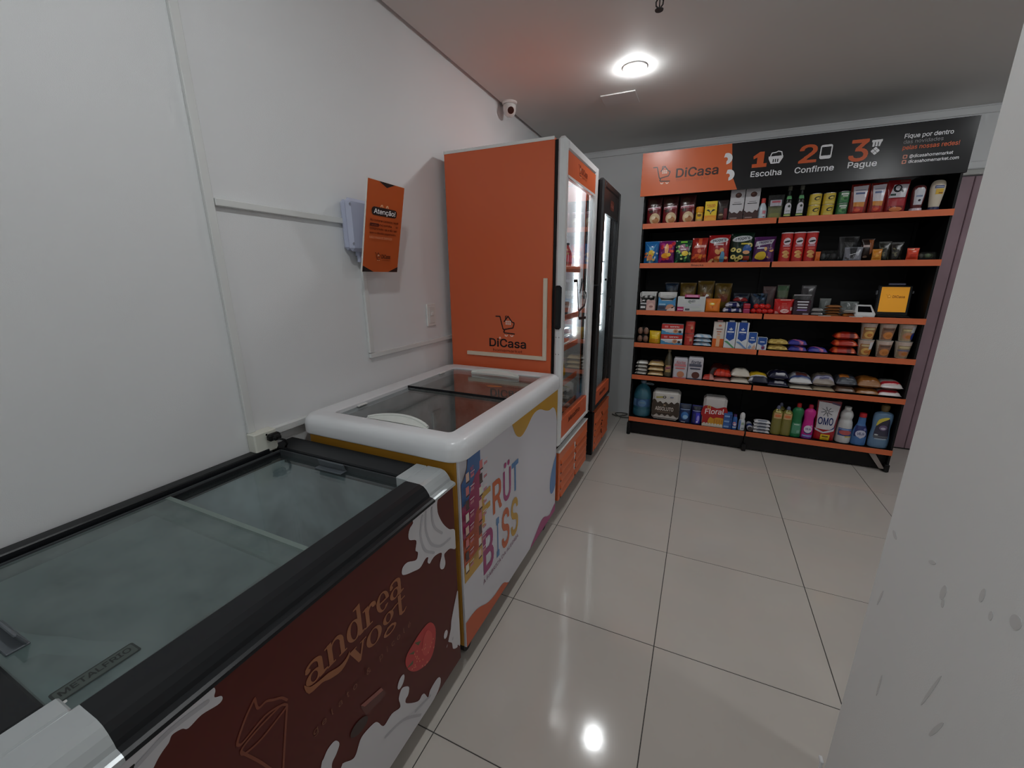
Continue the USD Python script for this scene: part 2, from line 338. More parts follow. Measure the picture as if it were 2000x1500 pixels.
hl = part(t, 'lens_bezel', rim, WHITEP); part(t, 'lens', lens, BLACKG)

# ---------------------------------------------------------------- wall fittings on the left wall
def trunk(name, label, mesh, m=TRUNK): return solo(name, mesh, m, label, 'cable trunking')
trunk('cable_trunking', 'long white vertical cable trunking running from the ceiling down the left wall', box(XW, XW+.014, .047, .072, .868, H+.02, .002))
trunk('cable_trunking', 'white horizontal cable trunking leading to the grey junction box', box(XW, XW+.016, .074, .60, 1.592, 1.614, .002))
trunk('cable_trunking', 'short white vertical cable trunking below the orange notice', box(XW, XW+.014, .638, .665, 1.045, 1.50, .002))
trunk('cable_trunking', 'white horizontal cable trunking running behind the tall orange fridge', box(XW, XW+.016, .640, YB, 1.021, 1.043, .002))
trunk('cable_trunking', 'white cable trunking just above the freezers beside the socket box', box(XW, XW+.022, .125, 1.2, .835, .860, .002))
trunk('cable_trunking', 'thin white cable trunking across the back wall left of the shelves', box(XW+.02, .12, YB-.012, YB, .786, .804, .002))
t = thing('socket_box', 'cream surface socket box on the wall with a black plug in it', 'socket', (XW, .085, .80))
part(t, 'box', box(0, .042, -.040, .040, -.01, .068, .004), mat('cream_plastic', (.74, .74, .66), .4)); part(t, 'knockout', box(.0415, .0425, .0, .006, .052, .058), BLACK)
t = thing('power_plug', 'black plug with its cord in the cream socket box', 'plug', (XW+.0425, .105, .845)); part(t, 'plug_body', cat_([box(0, .022, -.022, .022, -.013, .012, .006), box(.015, .036, -.014, .014, -.010, .008, .005)]), BLACK)
part(t, 'cord', tube([(.034, .0, -.004), (.048, .012, -.012), (.050, .018, -.026), (.035, .022, -.040), (.020, .02, -.075)], .004), BLACK)
t = thing('junction_box', 'grey-blue plastic junction box partly behind the orange notice', 'junction box', (XW, .60, 1.575))
part(t, 'case', box(0, .030, -.045, .125, -.085, .11, .012), GREYP, 35); part(t, 'lid', box(.028, .058, -.05, .13, -.09, .115, .014), GREYP, 35)
for yy, zz in ((-.04, -.06), (-.04, .09)): part(t, 'lid_screw', cyl((.057, yy, zz), (.0595, yy, zz), .005, 10), mat('screw_grey', (.35, .36, .45), .4))
part(t, 'cable_gland', cat_([cyl((.02, .02, -.085), (.02, .02, -.105), .013), cyl((.02, .02, -.105), (.02, .02, -.13), .009)]), GREYP)
t = thing('notice_sign', 'orange notice board with black corners leaning out from the left wall', 'sign', (-.672, .682, 1.403))
tilt = lambda m: rot(m, (0, 1, 0), 12.1)
W2, HS = .109, .362
part(t, 'board', tilt(box(-.006, 0, -W2, W2, 0, HS)), mat('board_edge', (.8, .78, .74), .5))
def tsurf(u, v, d):
    a = math.radians(12.1); return np.c_[d*math.cos(a)+v*math.sin(a), u, -d*math.sin(a)+v*math.cos(a)]
P = Print(tsurf); P.poly(R_(-W2+.002, .002, W2-.002, HS-.003), S(200, 92, 42)); BK = (.012, .012, .013)
P.poly(PL((-W2+.002, .002), (-.042, .002), (-W2+.002, .027)), BK); P.poly(PL((W2-.002, .002), (.046, .002), (W2-.002, .025)), BK); P.poly(PL((-.047, HS-.003), (.047, HS-.003), (0, HS-.021)), BK)
for c in (-.022, .010): P.poly(E_(c, .265, .008, .009).difference(E_(c, .262, .004, .006)).intersection(R_(c-.01, .263, c+.01, .28)), S(240, 190, 150))
P.poly(RR(-.078, .230, .071, .262, .014), BK); P.put(t, 'printed_face')
P = Print(tsurf, eps=.0028); P.text('Atenção!', -.003, .2375, .018, S(245, 245, 245), w=.128); P.put(t, 'heading')
P = Print(tsurf, eps=.0005); P.k = 5; DT = S(96, 30, 8)
for k, (s_, w) in enumerate((('Ao comprar conosco, você', .170), ('      e  concorda    e', .168), ('compromete-se a não sair', .165), ('sem o devido pagamento.', .160))): P.text(s_, -.085, .207-.0165*k, .0085, DT, w=w, left=True)
P.poly(R_(-.086, .187, -.036, .199), S(70, 16, 14)); P.text('aceita', -.061, .1895, .006, S(150, 70, 40), w=.034); P.text('NÃO PAGUE DEPOIS', -.086, .139, .0085, S(232, 160, 120), w=.135, left=True); P.put(t, 'notice_text')
P = Print(tsurf, eps=.0005); P.k = 5; a_, b_ = emblem(.034, (-.045, .050)); P.poly(a_, S(60, 18, 10)); P.poly(b_, S(240, 200, 170)); P.text('DiCasa', .022, .060, .016, S(50, 14, 8), w=.054); P.text('homemarket', .022, .050, .006, S(130, 55, 25), False, w=.046); P.put(t, 'shop_logo')
t = thing('wall_switch', 'white wall switch plate to the left of the orange fridge', 'switch', (XW, 1.126, 1.178))
part(t, 'plate', box(0, .010, -.040, .040, -.062, .062, .004), WHITEP); part(t, 'insert', box(.009, .013, -.024, .024, -.045, .045, .002), mat('switch_insert', (.74, .74, .72), .35)); part(t, 'rocker', box(.012, .017, -.012, .012, -.004, .016, .003), WHITEP)
# loose cable on the floor by the back wall
random.seed(4)
pts = [(-.10, 3.26, .006), (-.04, 3.22, .007), (.02, 3.25, .012), (.05, 3.29, .018), (-.02, 3.31, .016), (-.07, 3.27, .014), (.0, 3.20, .008), (.06, 3.21, .006), (.10, 3.24, .006)]
def spline(p, n=6):
    p = np.array(p, float); q = np.vstack([2*p[0]-p[1], p, 2*p[-1]-p[-2]]); out = []
    for i in range(1, len(q)-2):
        for k in range(n): t_ = k/n; a, b, c, d = q[i-1:i+3]; out.append(.5*(2*b+(c-a)*t_+(2*a-5*b+4*c-d)*t_**2+(3*b-a-3*c+d)*t_**3))
    return np.array(out + [p[-1]])
solo('loose_cable', tube(spline(pts), .0055), mat('cable_grey', (.12, .115, .10), .5), 'loose dark cable coiled on the floor at the foot of the back wall', 'cable')
t = thing('cord_end', 'white cable end hanging at the foot of the partition wall', 'cable', (1.079, .335, .03))
part(t, 'cord', tube(spline([(0, .02, .02), (0, .018, .0), (-.004, .012, -.024)]), .004), mat('cord_white', (.85, .85, .86), .4)); part(t, 'tip', box(-.005, .004, .012, .032, .018, .028, .002), mat('cord_white', (.85, .85, .86), .4))

# ---------------------------------------------------------------- the shelving
ZS = {1: 1.784, 2: 1.4855, 3: 1.112, 4: .840, 5: .559, 6: .173}; XL, XM, XR, YF, YP = .139, 1.060, 1.990, 2.770, 3.215
g = thing('shelving_unit', 'tall black double shelving unit with orange shelf edges along the back wall', 'shelves', (1.065, 3.0, 0))
W = dict(world=True)
for a, b in ((XL, XM), (XM, XR)): part(g, 'back_panel', box(a+.004, b-.004, YP, YP+.012, .08, 2.24), BLACK, **W)
for x in (XL+.012, XM, XR-.012): part(g, 'upright', box(x-.015, x+.015, YP-.02, YP+.03, .0, 2.22), BLACK, **W)
for a, b in ((XL-.004, XL+.008), (XR-.008, XR+.004)): part(g, 'side_panel', box(a, b, YF+.010, YP, .0, 2.10), BLACK, **W)
for k, z in ZS.items():
    for a, b in ((XL+.001, XM-.006), (XM+.006, XR+.004)):
        s_ = part(g, 'shelf', box(a+.008, b-.008, YF+.006, YP, z-.030, z-.004), BLACK, **W)
        rail = extrude(sg.Polygon([(YF, z-.0385), (YF+.005, z-.0385), (YF+.0075, z), (YF+.0015, z+.0005)]), 'x', a, b)
        part(s_, 'price_rail', rail, ORANGE, world=True, up=g)
for a, b in ((XL+.001, XM-.004), (XM+.004, XR)): part(g, 'base_plinth', box(a, b, YF+.045, YF+.06, .012, .135), BLACK, **W)
for x in (XL-.012, XM-.01, XR-.02): part(g, 'foot', box(x, x+.03, YF+.002, YF+.07, .004, .115 if x < 1 else .06, .003), BLACK, **W)
part(g, 'foot', extrude(sg.Polygon([(1.865, .130), (1.905, .130), (1.975, .022), (1.945, .022)]), 'y', YF+.012, YF+.02), mat('foot_grey', (.30, .25, .23), .5), label='grey slanted foot bracket', **W)
P = Print(front(YF-.001)); P.text('Snacks', .569, ZS[2]-.024, .011, S(120, 62, 40), w=.09); P.put(g, 'rail_lettering', world=True)
for x0 in (1.40, 1.58): part(g, 'rail_tag', box(x0, x0+.075, YF-.002, YF, ZS[3]-.002, ZS[3]+.0015), WHITEP, **W)

YN = 2.72
b = thing('header_sign', 'long orange and black shop sign above the shelves', 'sign', (1.05, YN+.012, 2.12))
part(b, 'board', box(.112, 1.985, YN, YN+.02, 1.977, 2.275), mat('sign_black', (.012, .012, .014), .22), **W)
for x in (.2, 1.04, 1.86): part(b, 'bracket', box(x, x+.03, YN+.02, YN+.05, 2.0, 2.20), BLACK, **W)
P = Print(front(YN)); P.poly(PL((.112, 1.977), (.777, 1.977), (.735, 2.07), (.711, 2.275), (.112, 2.275)), S(214, 100, 48)); P.put(b, 'orange_panel', vmat('sign_ink', .3), world=True)
def decal(parent, name, draw, surf, eps=.0006, m=None, cell=None, **k): P = Print(surf, cell, eps); draw(P); P.put(parent, name, m or vmat('sign_ink', .3), **k)
fr = front(YN-.0006)
WHT, OR, DK = S(235, 235, 238), S(208, 92, 44), S(62, 34, 28)
def d(P): a_, b_ = emblem(.128, (.196, 2.052)); P.poly(a_, DK); P.poly(b_, S(250, 215, 195))
decal(b, 'cart_emblem', d, fr, **W)
decal(b, 'shop_name', lambda P: P.text('DiCasa', .501, 2.090, .058, DK, w=.285), fr, **W)
decal(b, 'shop_name', lambda P: P.text('homemarket', .475, 2.064, .020, S(188, 92, 52), False, w=.22), fr, **W)
def d(P):
    for x, z in ((.700, 2.182), (.725, 2.075)): P.poly(E_(x-.012, z, .036, .036).difference(E_(x-.020, z-.004, .015, .014)).intersection(PL((x-.030, z+.01), (x-.02, z+.05), (x+.04, z+.05), (x+.04, z-.05), (x-.012, z-.05), (x-.012, z))), WHT)
decal(b, 'wheel_motif', d, fr, **W)
decal(b, 'numeral', lambda P: P.poly(PL((.853, 2.178), (.890, 2.203), (.918, 2.203), (.918, 2.130), (.938, 2.130), (.938, 2.107), (.850, 2.107), (.850, 2.130), (.878, 2.130), (.878, 2.170), (.856, 2.160)), OR), fr, **W)
decal(b, 'numeral', lambda P: P.text('2', 1.171, 2.110, .103, OR, w=.100), fr, **W)
decal(b, 'numeral', lambda P: P.text('3', 1.442, 2.093, .118, OR, w=.100), fr, **W)
def d(P):
    P.poly(PL((.945, 2.168), (1.030, 2.168), (1.030, 2.155), (1.012, 2.122), (.962, 2.122), (.945, 2.155)).difference(unary_union([R_(.972+.013*i, 2.130, .978+.013*i, 2.150) for i in range(3)])), WHT)
    P.poly(LN([(.955, 2.168), (.962, 2.188), (.985, 2.190), (.998, 2.196), (1.018, 2.190), (1.024, 2.168)], .006), WHT)
decal(b, 'basket_icon', d, fr, **W)
decal(b, 'phone_icon', lambda P: P.poly(RR(1.235, 2.122, 1.300, 2.205, .012).difference(R_(1.242, 2.142, 1.293, 2.192)), WHT), fr, **W)
def d(P):
    P.poly(unary_union([R_(1.500, 2.190, 1.552, 2.203), R_(1.505, 2.165, 1.516, 2.19), R_(1.520, 2.165, 1.531, 2.19), PL((1.535, 2.165), (1.543, 2.165), (1.549, 2.19), (1.535, 2.19))]), WHT)
    P.poly(affinity.rotate(RR(1.507, 2.123, 1.541, 2.157, .005), 45).difference(affinity.rotate(unary_union([R_(1.523, 2.115, 1.525, 2.165), R_(1.50, 2.139, 1.55, 2.141)]), 45, (1.524, 2.140))), WHT)
decal(b, 'payment_icon', d, fr, **W)
for s_, x, z, w in (('Escolha', .942, 2.050, .185), ('Confirme', 1.217, 2.050, .217), ('Pague', 1.472, 2.054, .150)): decal(b, 'caption', lambda P: P.text(s_, x, z, .034, WHT, w=w), fr, **W)
for s_, x, z, h_, w, c, bo in (('Fique por dentro', 1.656, 2.194, .023, .225, WHT, True), ('das novidades', 1.657, 2.164, .020, .184, S(150, 150, 152), False), ('pelas nossas redes!', 1.658, 2.131, .023, .262, OR, True), ('@dicasahomemarket', 1.700, 2.084, .017, .200, WHT, True), ('dicasahomemarket.com', 1.700, 2.054, .017, .232, WHT, True)):
    decal(b, 'web_text', lambda P: P.text(s_, x, z, h_, c, bo, w=w, left=True), fr, **W)
def d(P):
    for z in (2.091, 2.062): P.poly(RR(1.668, z-.011, 1.690, z+.011, .005).difference(E_(1.679, z, .006, .006)), S(205, 130, 110))
decal(b, 'web_icon', d, fr, **W)
# ---------------------------------------------------------------- brown chest freezer (near)
BROWN = mat('brown_wrap', (.105, .016, .012), .42, ior=1.33); FROST = mat('frosty_liner', (.60, .65, .67), .75, noise=.35, nscale=7., bump=.5, bscale=25.)
ALU = mat('silver_plastic', (.50, .53, .54), .3, .25); RUB = mat('black_plastic', (.009, .010, .012), .36, ior=1.36); CAST = mat('caster_black', (.02, .02, .02), .5)
def hollow(x0, x1, y0, y1, z0, z1, ix0, ix1, iy0, iy1, iz0, r=.01):
    o = loft([rloop(x0, x1, y0, y1, r)]*2, [z0, z1], caps=False); n = len(rloop(0, 1, 0, 1, .1))
    ol = [rloop(x0, x1, y0, y1, r)]*2; il = [rloop(ix0, ix1, iy0, iy1, .03)]*2
    return loft([rloop(x0+.02, x1-.02, y0+.02, y1-.02, r), ol[0], ol[1], il[0], il[1]], [z0, z0, z1, z1, iz0])
def liner(x0, x1, y0, y1, z0, z1):
    m = loft([rloop(x0, x1, y0, y1, .035), rloop(x0+.012, x1-.012, y0+.012, y1-.012, .035)], [z1, z0], caps=False)
    c = rloop(x0+.012, x1-.012, y0+.012, y1-.012, .035); V = np.r_[np.c_[c, np.full(len(c), z0)], [[*c.mean(0), z0]]]; F = [(i, (i+1) % len(c), len(c)) for i in range(len(c))]
    return cat_([m, trimesh.Trimesh(V, np.array(F), process=False)])
def caster(parent, x, y, **k):
    p = part(parent, 'caster', cat_([cyl((x-.012, y, .030), (x+.012, y, .030), .030, 18), box(x-.020, x+.020, y-.012, y+.012, .03, .078, .004)]), CAST, **k)
f1 = thing('chest_freezer', 'low brown chest freezer with black rails and milk splash artwork, nearest the camera', 'freezer', (-.38, -.25, 0))
F1 = (-.735, -.027, -.70, .20)
part(f1, 'cabinet', hollow(*F1, .075, .750, -.675, -.115, -.62, .125, .29), mat('cabinet_white', (.75, .75, .74), .4), **W)
part(f1, 'liner', liner(-.6745, -.1155, -.6195, .1245, .2905, .757), FROST, **W)
part(f1, 'front_wrap', box(-.027, -.0205, -.70, .20, .078, .757), BROWN, **W)
fx = facex(-.0204); PX = W
MILK, MILKS = S(214, 212, 216), S(186, 184, 190)
A = [(.01,.765),(.004,.743),(-.01,.735),(-.018,.72),(-.015,.702),(.011,.683),(.005,.656),(.014,.643),(.005,.625),(-.03,.643),(-.05,.641),(-.055,.625),(-.043,.613),(-.011,.599),(.019,.589),(.044,.6),(.057,.596),(.053,.583),(.062,.571),(.074,.576),(.09,.578),(.116,.57),(.123,.559),(.11,.532),(.114,.513),(.129,.504),(.139,.517),(.135,.548),(.146,.552),(.168,.549),(.2,.53),(.199,.596),(.169,.619),(.138,.658),(.117,.703),(.114,.736),(.114,.765)]
B = [(.2,.36),(.184,.342),(.155,.284),(.148,.253),(.132,.223),(.133,.213),(.15,.192),(.155,.163),(.179,.144),(.184,.151),(.199,.14),(.2,.267)]
C = [(-.311,.285),(-.300,.293),(-.277,.271),(-.264,.27),(-.246,.294),(-.227,.296),(-.2,.288),(-.188,.274),(-.178,.25),(-.167,.239),(-.14,.243),(-.111,.227),(-.107,.237),(-.11,.261),(-.096,.279),(-.078,.267),(-.067,.25),(-.073,.231),(-.085,.226),(-.081,.208),(-.036,.161),(-.016,.162),(-.004,.152),(.01,.121),(.022,.135),(.052,.14),(.07,.134),(.078,.116),(.07,.096),(.038,.081),(-.058,.081),(-.17,.081),(-.36,.081),(-.42,.15),(-.40,.22)]
D = [(-.352,.355),(-.342,.37),(-.33,.38),(-.313,.38),(-.304,.368),(-.302,.354),(-.313,.34),(-.326,.33),(-.331,.30),(-.35,.25),(-.38,.25)]
EE = [(-.518,.757),(-.516,.752),(-.498,.75),(-.496,.742),(-.499,.732),(-.49,.724),(-.49,.716),(-.498,.714),(-.52,.721),(-.539,.718),(-.546,.726),(-.558,.73),(-.564,.722),(-.574,.716),(-.586,.704),(-.62,.66),(-.66,.60),(-.70,.56),(-.70,.757)]
def clipF(g): return g.intersection(R_(-.70, .079, .20, .7565))
for nm, pts in (('milk_splash', A), ('milk_splash', B), ('milk_splash', C), ('milk_splash', D), ('milk_splash', EE)):
    decal(f1, nm, lambda P: P.poly(clipF(smooth_poly(pts, 4)), MILK), fx, **W)
def d(P):
    P.poly(E_(.119, .258, .011, .015), MILK); P.poly(E_(-.096, .304, .013, .018, -35), MILK); P.poly(E_(.155, .206, .003, .006, -30), MILKS); P.poly(E_(.12, .21, .002, .005, -30), MILKS)
decal(f1, 'milk_drops', d, fx, **W)
def smooth_line(q): return [tuple(v[:2]) for v in spline([(a, b, 0) for a, b in q], 5)]
for q in ([(.06, .745), (.055, .69), (.075, .63), (.12, .592), (.17, .585)], [(.045, .74), (.03, .69), (.045, .63), (.085, .592)], [(.088, .74), (.088, .70), (.10, .665), (.13, .63)], [(-.03, .10), (-.10, .17), (-.17, .20)], [(.02, .115), (-.05, .14)], [(-.60, .73), (-.56, .74), (-.51, .735)]):
    decal(f1, 'milk_shading', lambda P: P.poly(LN(smooth_line(q), .008), MILKS), fx, eps=.0012, **W)
# lettering with thick and thin strokes
def bowl(w, h, ts, tt, at=(0, 0)): return affinity.translate(E_(w/2, h/2, w/2, h/2).difference(E_(w/2, h/2, w/2-ts, h/2-tt)), *at)
def serif_word(word):
    out, x = [], 0.
    st = .20
    for ch in word:
        if ch == 'a': g = [bowl(.72, .56, .2, .06, (0, 0)), R_(.58, 0, .78, .72), E_(.40, .74, .38, .27).difference(E_(.36, .70, .22, .20)).intersection(R_(.05, .70, .78, 1.02)), E_(.14, .72, .11, .09), PL((.7, 0), (.95, .05), (.95, .12), (.72, .14))]; w = .98
        elif ch == 'n': g = [R_(.06, 0, .26, 1.0), PL((-.06, .96), (.26, 1.02), (.26, .90), (-.06, .90)), R_(.64, 0, .84, .66), E_(.52, .66, .32, .36).difference(E_(.46, .64, .20, .27)).intersection(R_(.2, .6, .9, 1.1)), R_(-.04, 0, .36, .06), R_(.54, 0, .94, .06)]; w = 1.0
        elif ch == 'd': g = [bowl(.78, 1.0, .2, .06), R_(.62, 0, .82, 1.5), PL((.45, 1.46), (.82, 1.54), (.82, 1.40), (.45, 1.40)), PL((.8, 0), (.96, .05), (.96, .1), (.8, .1))]; w = 1.0
        elif ch == 'r': g = [R_(.06, 0, .26, 1.0), PL((-.06, .96), (.26, 1.02), (.26, .90), (-.06, .90)), E_(.46, .74, .26, .28).difference(E_(.48, .62, .22, .26)).intersection(R_(.2, .6, .72, 1.05)), E_(.58, .84, .12, .12), R_(-.04, 0, .42, .06)]; w = .72
        elif ch == 'e': g = [bowl(.80, 1.0, .2, .06).difference(R_(.5, .20, .9, .46)), R_(.1, .46, .70, .54)]; w = .86
        elif ch == 'v': g = [PL((-.02, 1), (.24, 1), (.50, .28), (.46, -.02), (.36, -.02)), PL((.66, 1), (.76, 1), (.48, -.02), (.40, -.02)), R_(-.10, .94, .34, 1.0), R_(.54, .94, .86, 1.0)]; w = .84
        elif ch == 'o': g = [bowl(.88, 1.0, .21, .06)]; w = .95
        elif ch == 'g': g = [bowl(.66, .66, .18, .06, (.04, .36)), bowl(.80, .50, .14, .08, (0, -.42)), PL((.16, .40), (.30, .36), (.22, .05), (.6, .0), (.6, .1), (.1, .16)), PL((.60, .92), (.86, 1.02), (.86, .9), (.64, .86))]; w = .90
        elif ch == 't': g = [R_(.14, .10, .34, 1.36), R_(-.04, .92, .60, 1.0), PL((.14, .12), (.28, -.02), (.50, -.02), (.66, .16), (.62, .2), (.46, .08), (.34, .12)), PL((.14, 1.0), (.34, 1.36), (.34, 1.0))]; w = .68
        out.append(affinity.translate(unary_union(g).buffer(.004), x, 0)); x += w
    return unary_union(out), x
TAN = S(158, 96, 58)
def d(P):
    g, w = serif_word('andrea'); P.poly(affinity.affine_transform(g, [.300/w, 0, 0, .054, -.352, .574]), TAN)
    P.poly(smooth_poly([(-.357, .592), (-.35, .562), (-.318, .556), (-.30, .545), (-.27, .535), (-.247, .548), (-.243, .562), (-.255, .553), (-.275, .552), (-.30, .563), (-.325, .568), (-.345, .575)], 3), TAN)
decal(f1, 'brand_lettering', d, fx, **W)
def d(P): g, w = serif_word('vogt'); P.poly(affinity.affine_transform(g, [.196/w, 0, 0, .047, -.243, .508]), TAN)
decal(f1, 'brand_lettering', d, fx, **W)
def d(P):
    s_ = 'gelato & picolé'; xs_ = np.linspace(-.349, -.052, len(s_))
    for c_, x_ in zip(s_, xs_):
        if c_ != ' ': P.text(c_, x_, .452, .017, S(128, 76, 50), False)
decal(f1, 'tagline', d, fx, **W)
CN = S(128, 62, 38)
cone = [LN(smooth_line(q), .0045) for q in ([(-.445, .664), (-.464, .644), (-.483, .615), (-.483, .605), (-.474, .602), (-.435, .61), (-.405, .599), (-.395, .588)], [(-.41, .60), (-.447, .599), (-.475, .594), (-.482, .587), (-.476, .576), (-.447, .572), (-.407, .581), (-.395, .585)], [(-.393, .598), (-.402, .614), (-.416, .626), (-.428, .637), (-.443, .639), (-.445, .664)], [(-.395, .585), (-.410, .52), (-.428, .44)], [(-.482, .587), (-.455, .52), (-.428, .44)])]
decal(f1, 'cone_drawing', lambda P: P.poly(unary_union(cone), CN), fx, **W)
def d(P):
    P.poly(smooth_poly([(.045, .375), (.069, .328), (.056, .266), (.026, .245), (-.025, .266), (-.059, .303), (-.072, .34), (-.064, .364), (-.032, .376), (.006, .383)], 4), S(190, 44, 46))
    P.poly(smooth_poly([(.03, .36), (.05, .325), (.04, .285), (.015, .28), (.0, .31), (.01, .35)], 4), S(206, 66, 62))
    random.seed(2)
    for i in range(26):
        a, r_ = random.uniform(0, 6.3), math.sqrt(random.random()); P.poly(E_(-.002+.058*r_*math.cos(a), .318+.048*r_*math.sin(a), .0016, .003), S(226, 128, 96))
    for q in ([(-.05, .372), (-.075, .385), (-.055, .365)], [(-.06, .35), (-.09, .35), (-.062, .338)], [(-.035, .376), (-.05, .40), (-.022, .38)]): P.poly(PL(*q), S(86, 80, 44))
decal(f1, 'strawberry_print', d, fx, **W)
def d(P):
    P.poly(PL((-.233, .387), (-.166, .365), (-.152, .335), (-.156, .325), (-.221, .342), (-.231, .372)), S(92, 40, 34)); P.poly(PL((-.233, .387), (-.166, .365), (-.160, .35), (-.222, .37)), S(150, 84, 74)); P.poly(E_(-.245, .335, .028, .018, -20), S(52, 24, 20))
decal(f1, 'chocolate_print', d, fx, **W)
def d(P):
    P.poly(R_(-.690, .690, -.602, .736), S(12, 12, 13)); P.poly(R_(-.686, .694, -.606, .732), S(120, 120, 122)); P.poly(R_(-.683, .697, -.609, .729), S(14, 14, 15)); P.text('METALFRIO', -.646, .703, .018, S(150, 150, 152), w=.066)
decal(f1, 'maker_badge', d, fx, eps=.0008, **W)
# rails
prof = [(-.118, .745), (-.118, .799), (-.114, .801), (-.066, .801), (-.052, .797), (-.042, .788), (-.034, .776), (-.031, .768), (-.020, .766), (-.014, .763), (-.013, .756), (-.021, .752), (-.028, .750)]
def rail(y0, y1): return extrude(sg.Polygon(prof), 'y', y0, y1)
part(f1, 'front_rail', rail(-.610, .098), RUB, **W)
for a, b_, c_, e in ((.098, .2065, .105, .2065), (-.7065, -.610, -.7065, -.617)):
    part(f1, 'corner_cap', cat_([rail(a, b_), box(-.160, -.118, c_, e, .750, .8015, .003)]), ALU, label='silver plastic rail corner', **W)
part(f1, 'end_rail', box(-.735, -.160, .118, .2045, .748, .800, .004), RUB, **W); part(f1, 'end_rail', box(-.735, -.160, -.7045, -.63, .748, .800, .004), RUB, **W)
part(f1, 'rear_rail', cat_([box(-.738, -.700, -.70, .09, .748, .803, .003), box(-.700, -.682, -.70, .13, .748, .785, .002)]), RUB, **W)
part(f1, 'lid_track', cat_([box(-.684, -.118, .112, .118, .748, .792), box(-.124, -.118, -.63, .118, .748, .792), box(-.690, -.684, -.63, .118, .748, .790)]), mat('track_dark', (.05, .055, .06), .4), **W)
FR1 = pane('frosted_lid_glass', (.76, .83, .82), 1.5, .02, .50, (.36, .43, .42), .40, .62, 5.); FR2 = pane('clearer_lid_glass', (.84, .89, .89), 1.5, .01, .06, (.50, .55, .56), .42, .72, 5.)
l1 = part(f1, 'sliding_lid', box(-.682, -.119, -.628, -.222, .781, .787), FR1, label='frosted near glass lid', **W); l2 = part(f1, 'sliding_lid', box(-.682, -.119, -.278, .116, .770, .776), FR2, label='far glass lid with clearer glass', **W)
EDG = pane('glass_edge', (.55, .66, .62), 1.5, .2, .75, (.42, .52, .48), .0, .01)
part(l1, 'edge_strip', box(-.682, -.119, -.234, -.2215, .779, .7875), EDG, world=True, up=f1); part(l2, 'edge_strip', box(-.682, -.119, -.2785, -.268, .7685, .777), EDG, world=True, up=f1)
GH = mat('handle_grey', (.10, .115, .13), .35)
def lidh(par, x0, x1, y, z): part(par, 'lid_handle', cat_([box(x0, x1, y-.018, y+.010, z, z+.004, .001), rot(box(x0, x1, y+.004, y+.009, z, z+.028, .002), (1, 0, 0), 18, (0, y, z))]), GH, world=True, up=f1)
lidh(l2, -.475, -.362, .098, .776); lidh(l1, -.46, -.345, -.600, .787)
def d(P):
    P.poly(RR(-.192, -.640+.02, -.160, -.520, .004), S(34, 42, 40)); P.poly(RR(-.189, -.617, -.163, -.523, .003), S(70, 80, 76))
    P.text('METALFRIO', -.172, -.570, .012, S(24, 30, 28), w=.085, ang=90)
P = Print(topz(.7872)); d(P); P.put(l1, 'lid_sticker', world=True, up=f1)
part(l1, 'price_dot', extrude(E_(-.165, -.648+.03, .012, .005, 30), 'z', .787, .7876), WHITEP, world=True, up=f1)
part(f1, 'thermometer', extrude(E_(-.20, .66, .028, .020), 'y', .1185, .1235), mat('gauge_dark', (.10, .11, .115), .4), label='dark oval gauge on the inner end wall', **W)
for x, y in ((-.62, -.58), (-.10, -.58), (-.62, .12), (-.10, .12)): caster(f1, x, y, **W)
# cardboard trays inside
CARD = mat('tray_card', (.26, .23, .18), .8, noise=.2, nscale=12.); TIN = mat('tray_edge', (.36, .31, .25), .7)
def tray(label, x, y, rz, w=.165, l=.125, h=.10, first=[None]):
    if first[0] is None:
        t = thing('cardboard_tray', label, 'cardboard box', (x, y, .2945), rz, 'cardboard trays inside the brown freezer'); first[0] = t
        part(t, 'tray_bottom', box(-w/2, w/2, -l/2, l/2, 0, .004), CARD)
        for s_ in (-1, 1): part(t, 'tray_side', box(-w/2, w/2, s_*l/2-.002, s_*l/2+.002, 0, h), TIN); part(t, 'tray_side', box(s_*w/2-.002, s_*w/2+.002, -l/2, l/2, 0, h), TIN)
        for k in range(5): part(t, 'wrapped_stick', box(-w/2+.012+.03*k, -w/2+.036+.03*k, -l/2+.012, l/2-.012, .004, .055+.006*(k % 2), .008), mat('wrapper_tan', (.30, .255, .19), .5))
    else: dup(first[0], (x, y, .2945), rz, label)
k = 0
for j, (yy, wh) in enumerate(((.036, 'far end'), (-.104, 'middle'), (-.244, 'near end'))):
    for xx, ww in ((-.56, 'wall side'), (-.392, 'centre'), (-.224, 'front side')): tray('open cardboard tray inside the brown freezer, %s row, %s' % (wh, ww), xx, yy, random.uniform(-4, 4))
ice = solo('frost_heap', trimesh.Trimesh(*(lambda g: (g[0], g[1]))((lambda nx, ny: (lambda X, Y: (np.c_[X.ravel(), Y.ravel(), (.30 + .36*np.clip((-.26-Y)/.30, 0, 1)*(.75+.5*meshkit.fbm(np.c_[X.ravel()*6, Y.ravel()*6, 0*X.ravel()], 4).reshape(X.shape))).ravel()], np.array([t for i in range(nx-1) for j in range(ny-1) for t in ((i*ny+j, (i+1)*ny+j, (i+1)*ny+j+1), (i*ny+j, (i+1)*ny+j+1, i*ny+j+1))])))(*np.meshgrid(np.linspace(-.66, -.13, nx), np.linspace(-.605, -.31, ny), indexing='ij')))(26, 18)), process=False), FROST, 'grey heap of frost in the near half of the brown freezer', 'frost', kind='stuff', smooth=True)

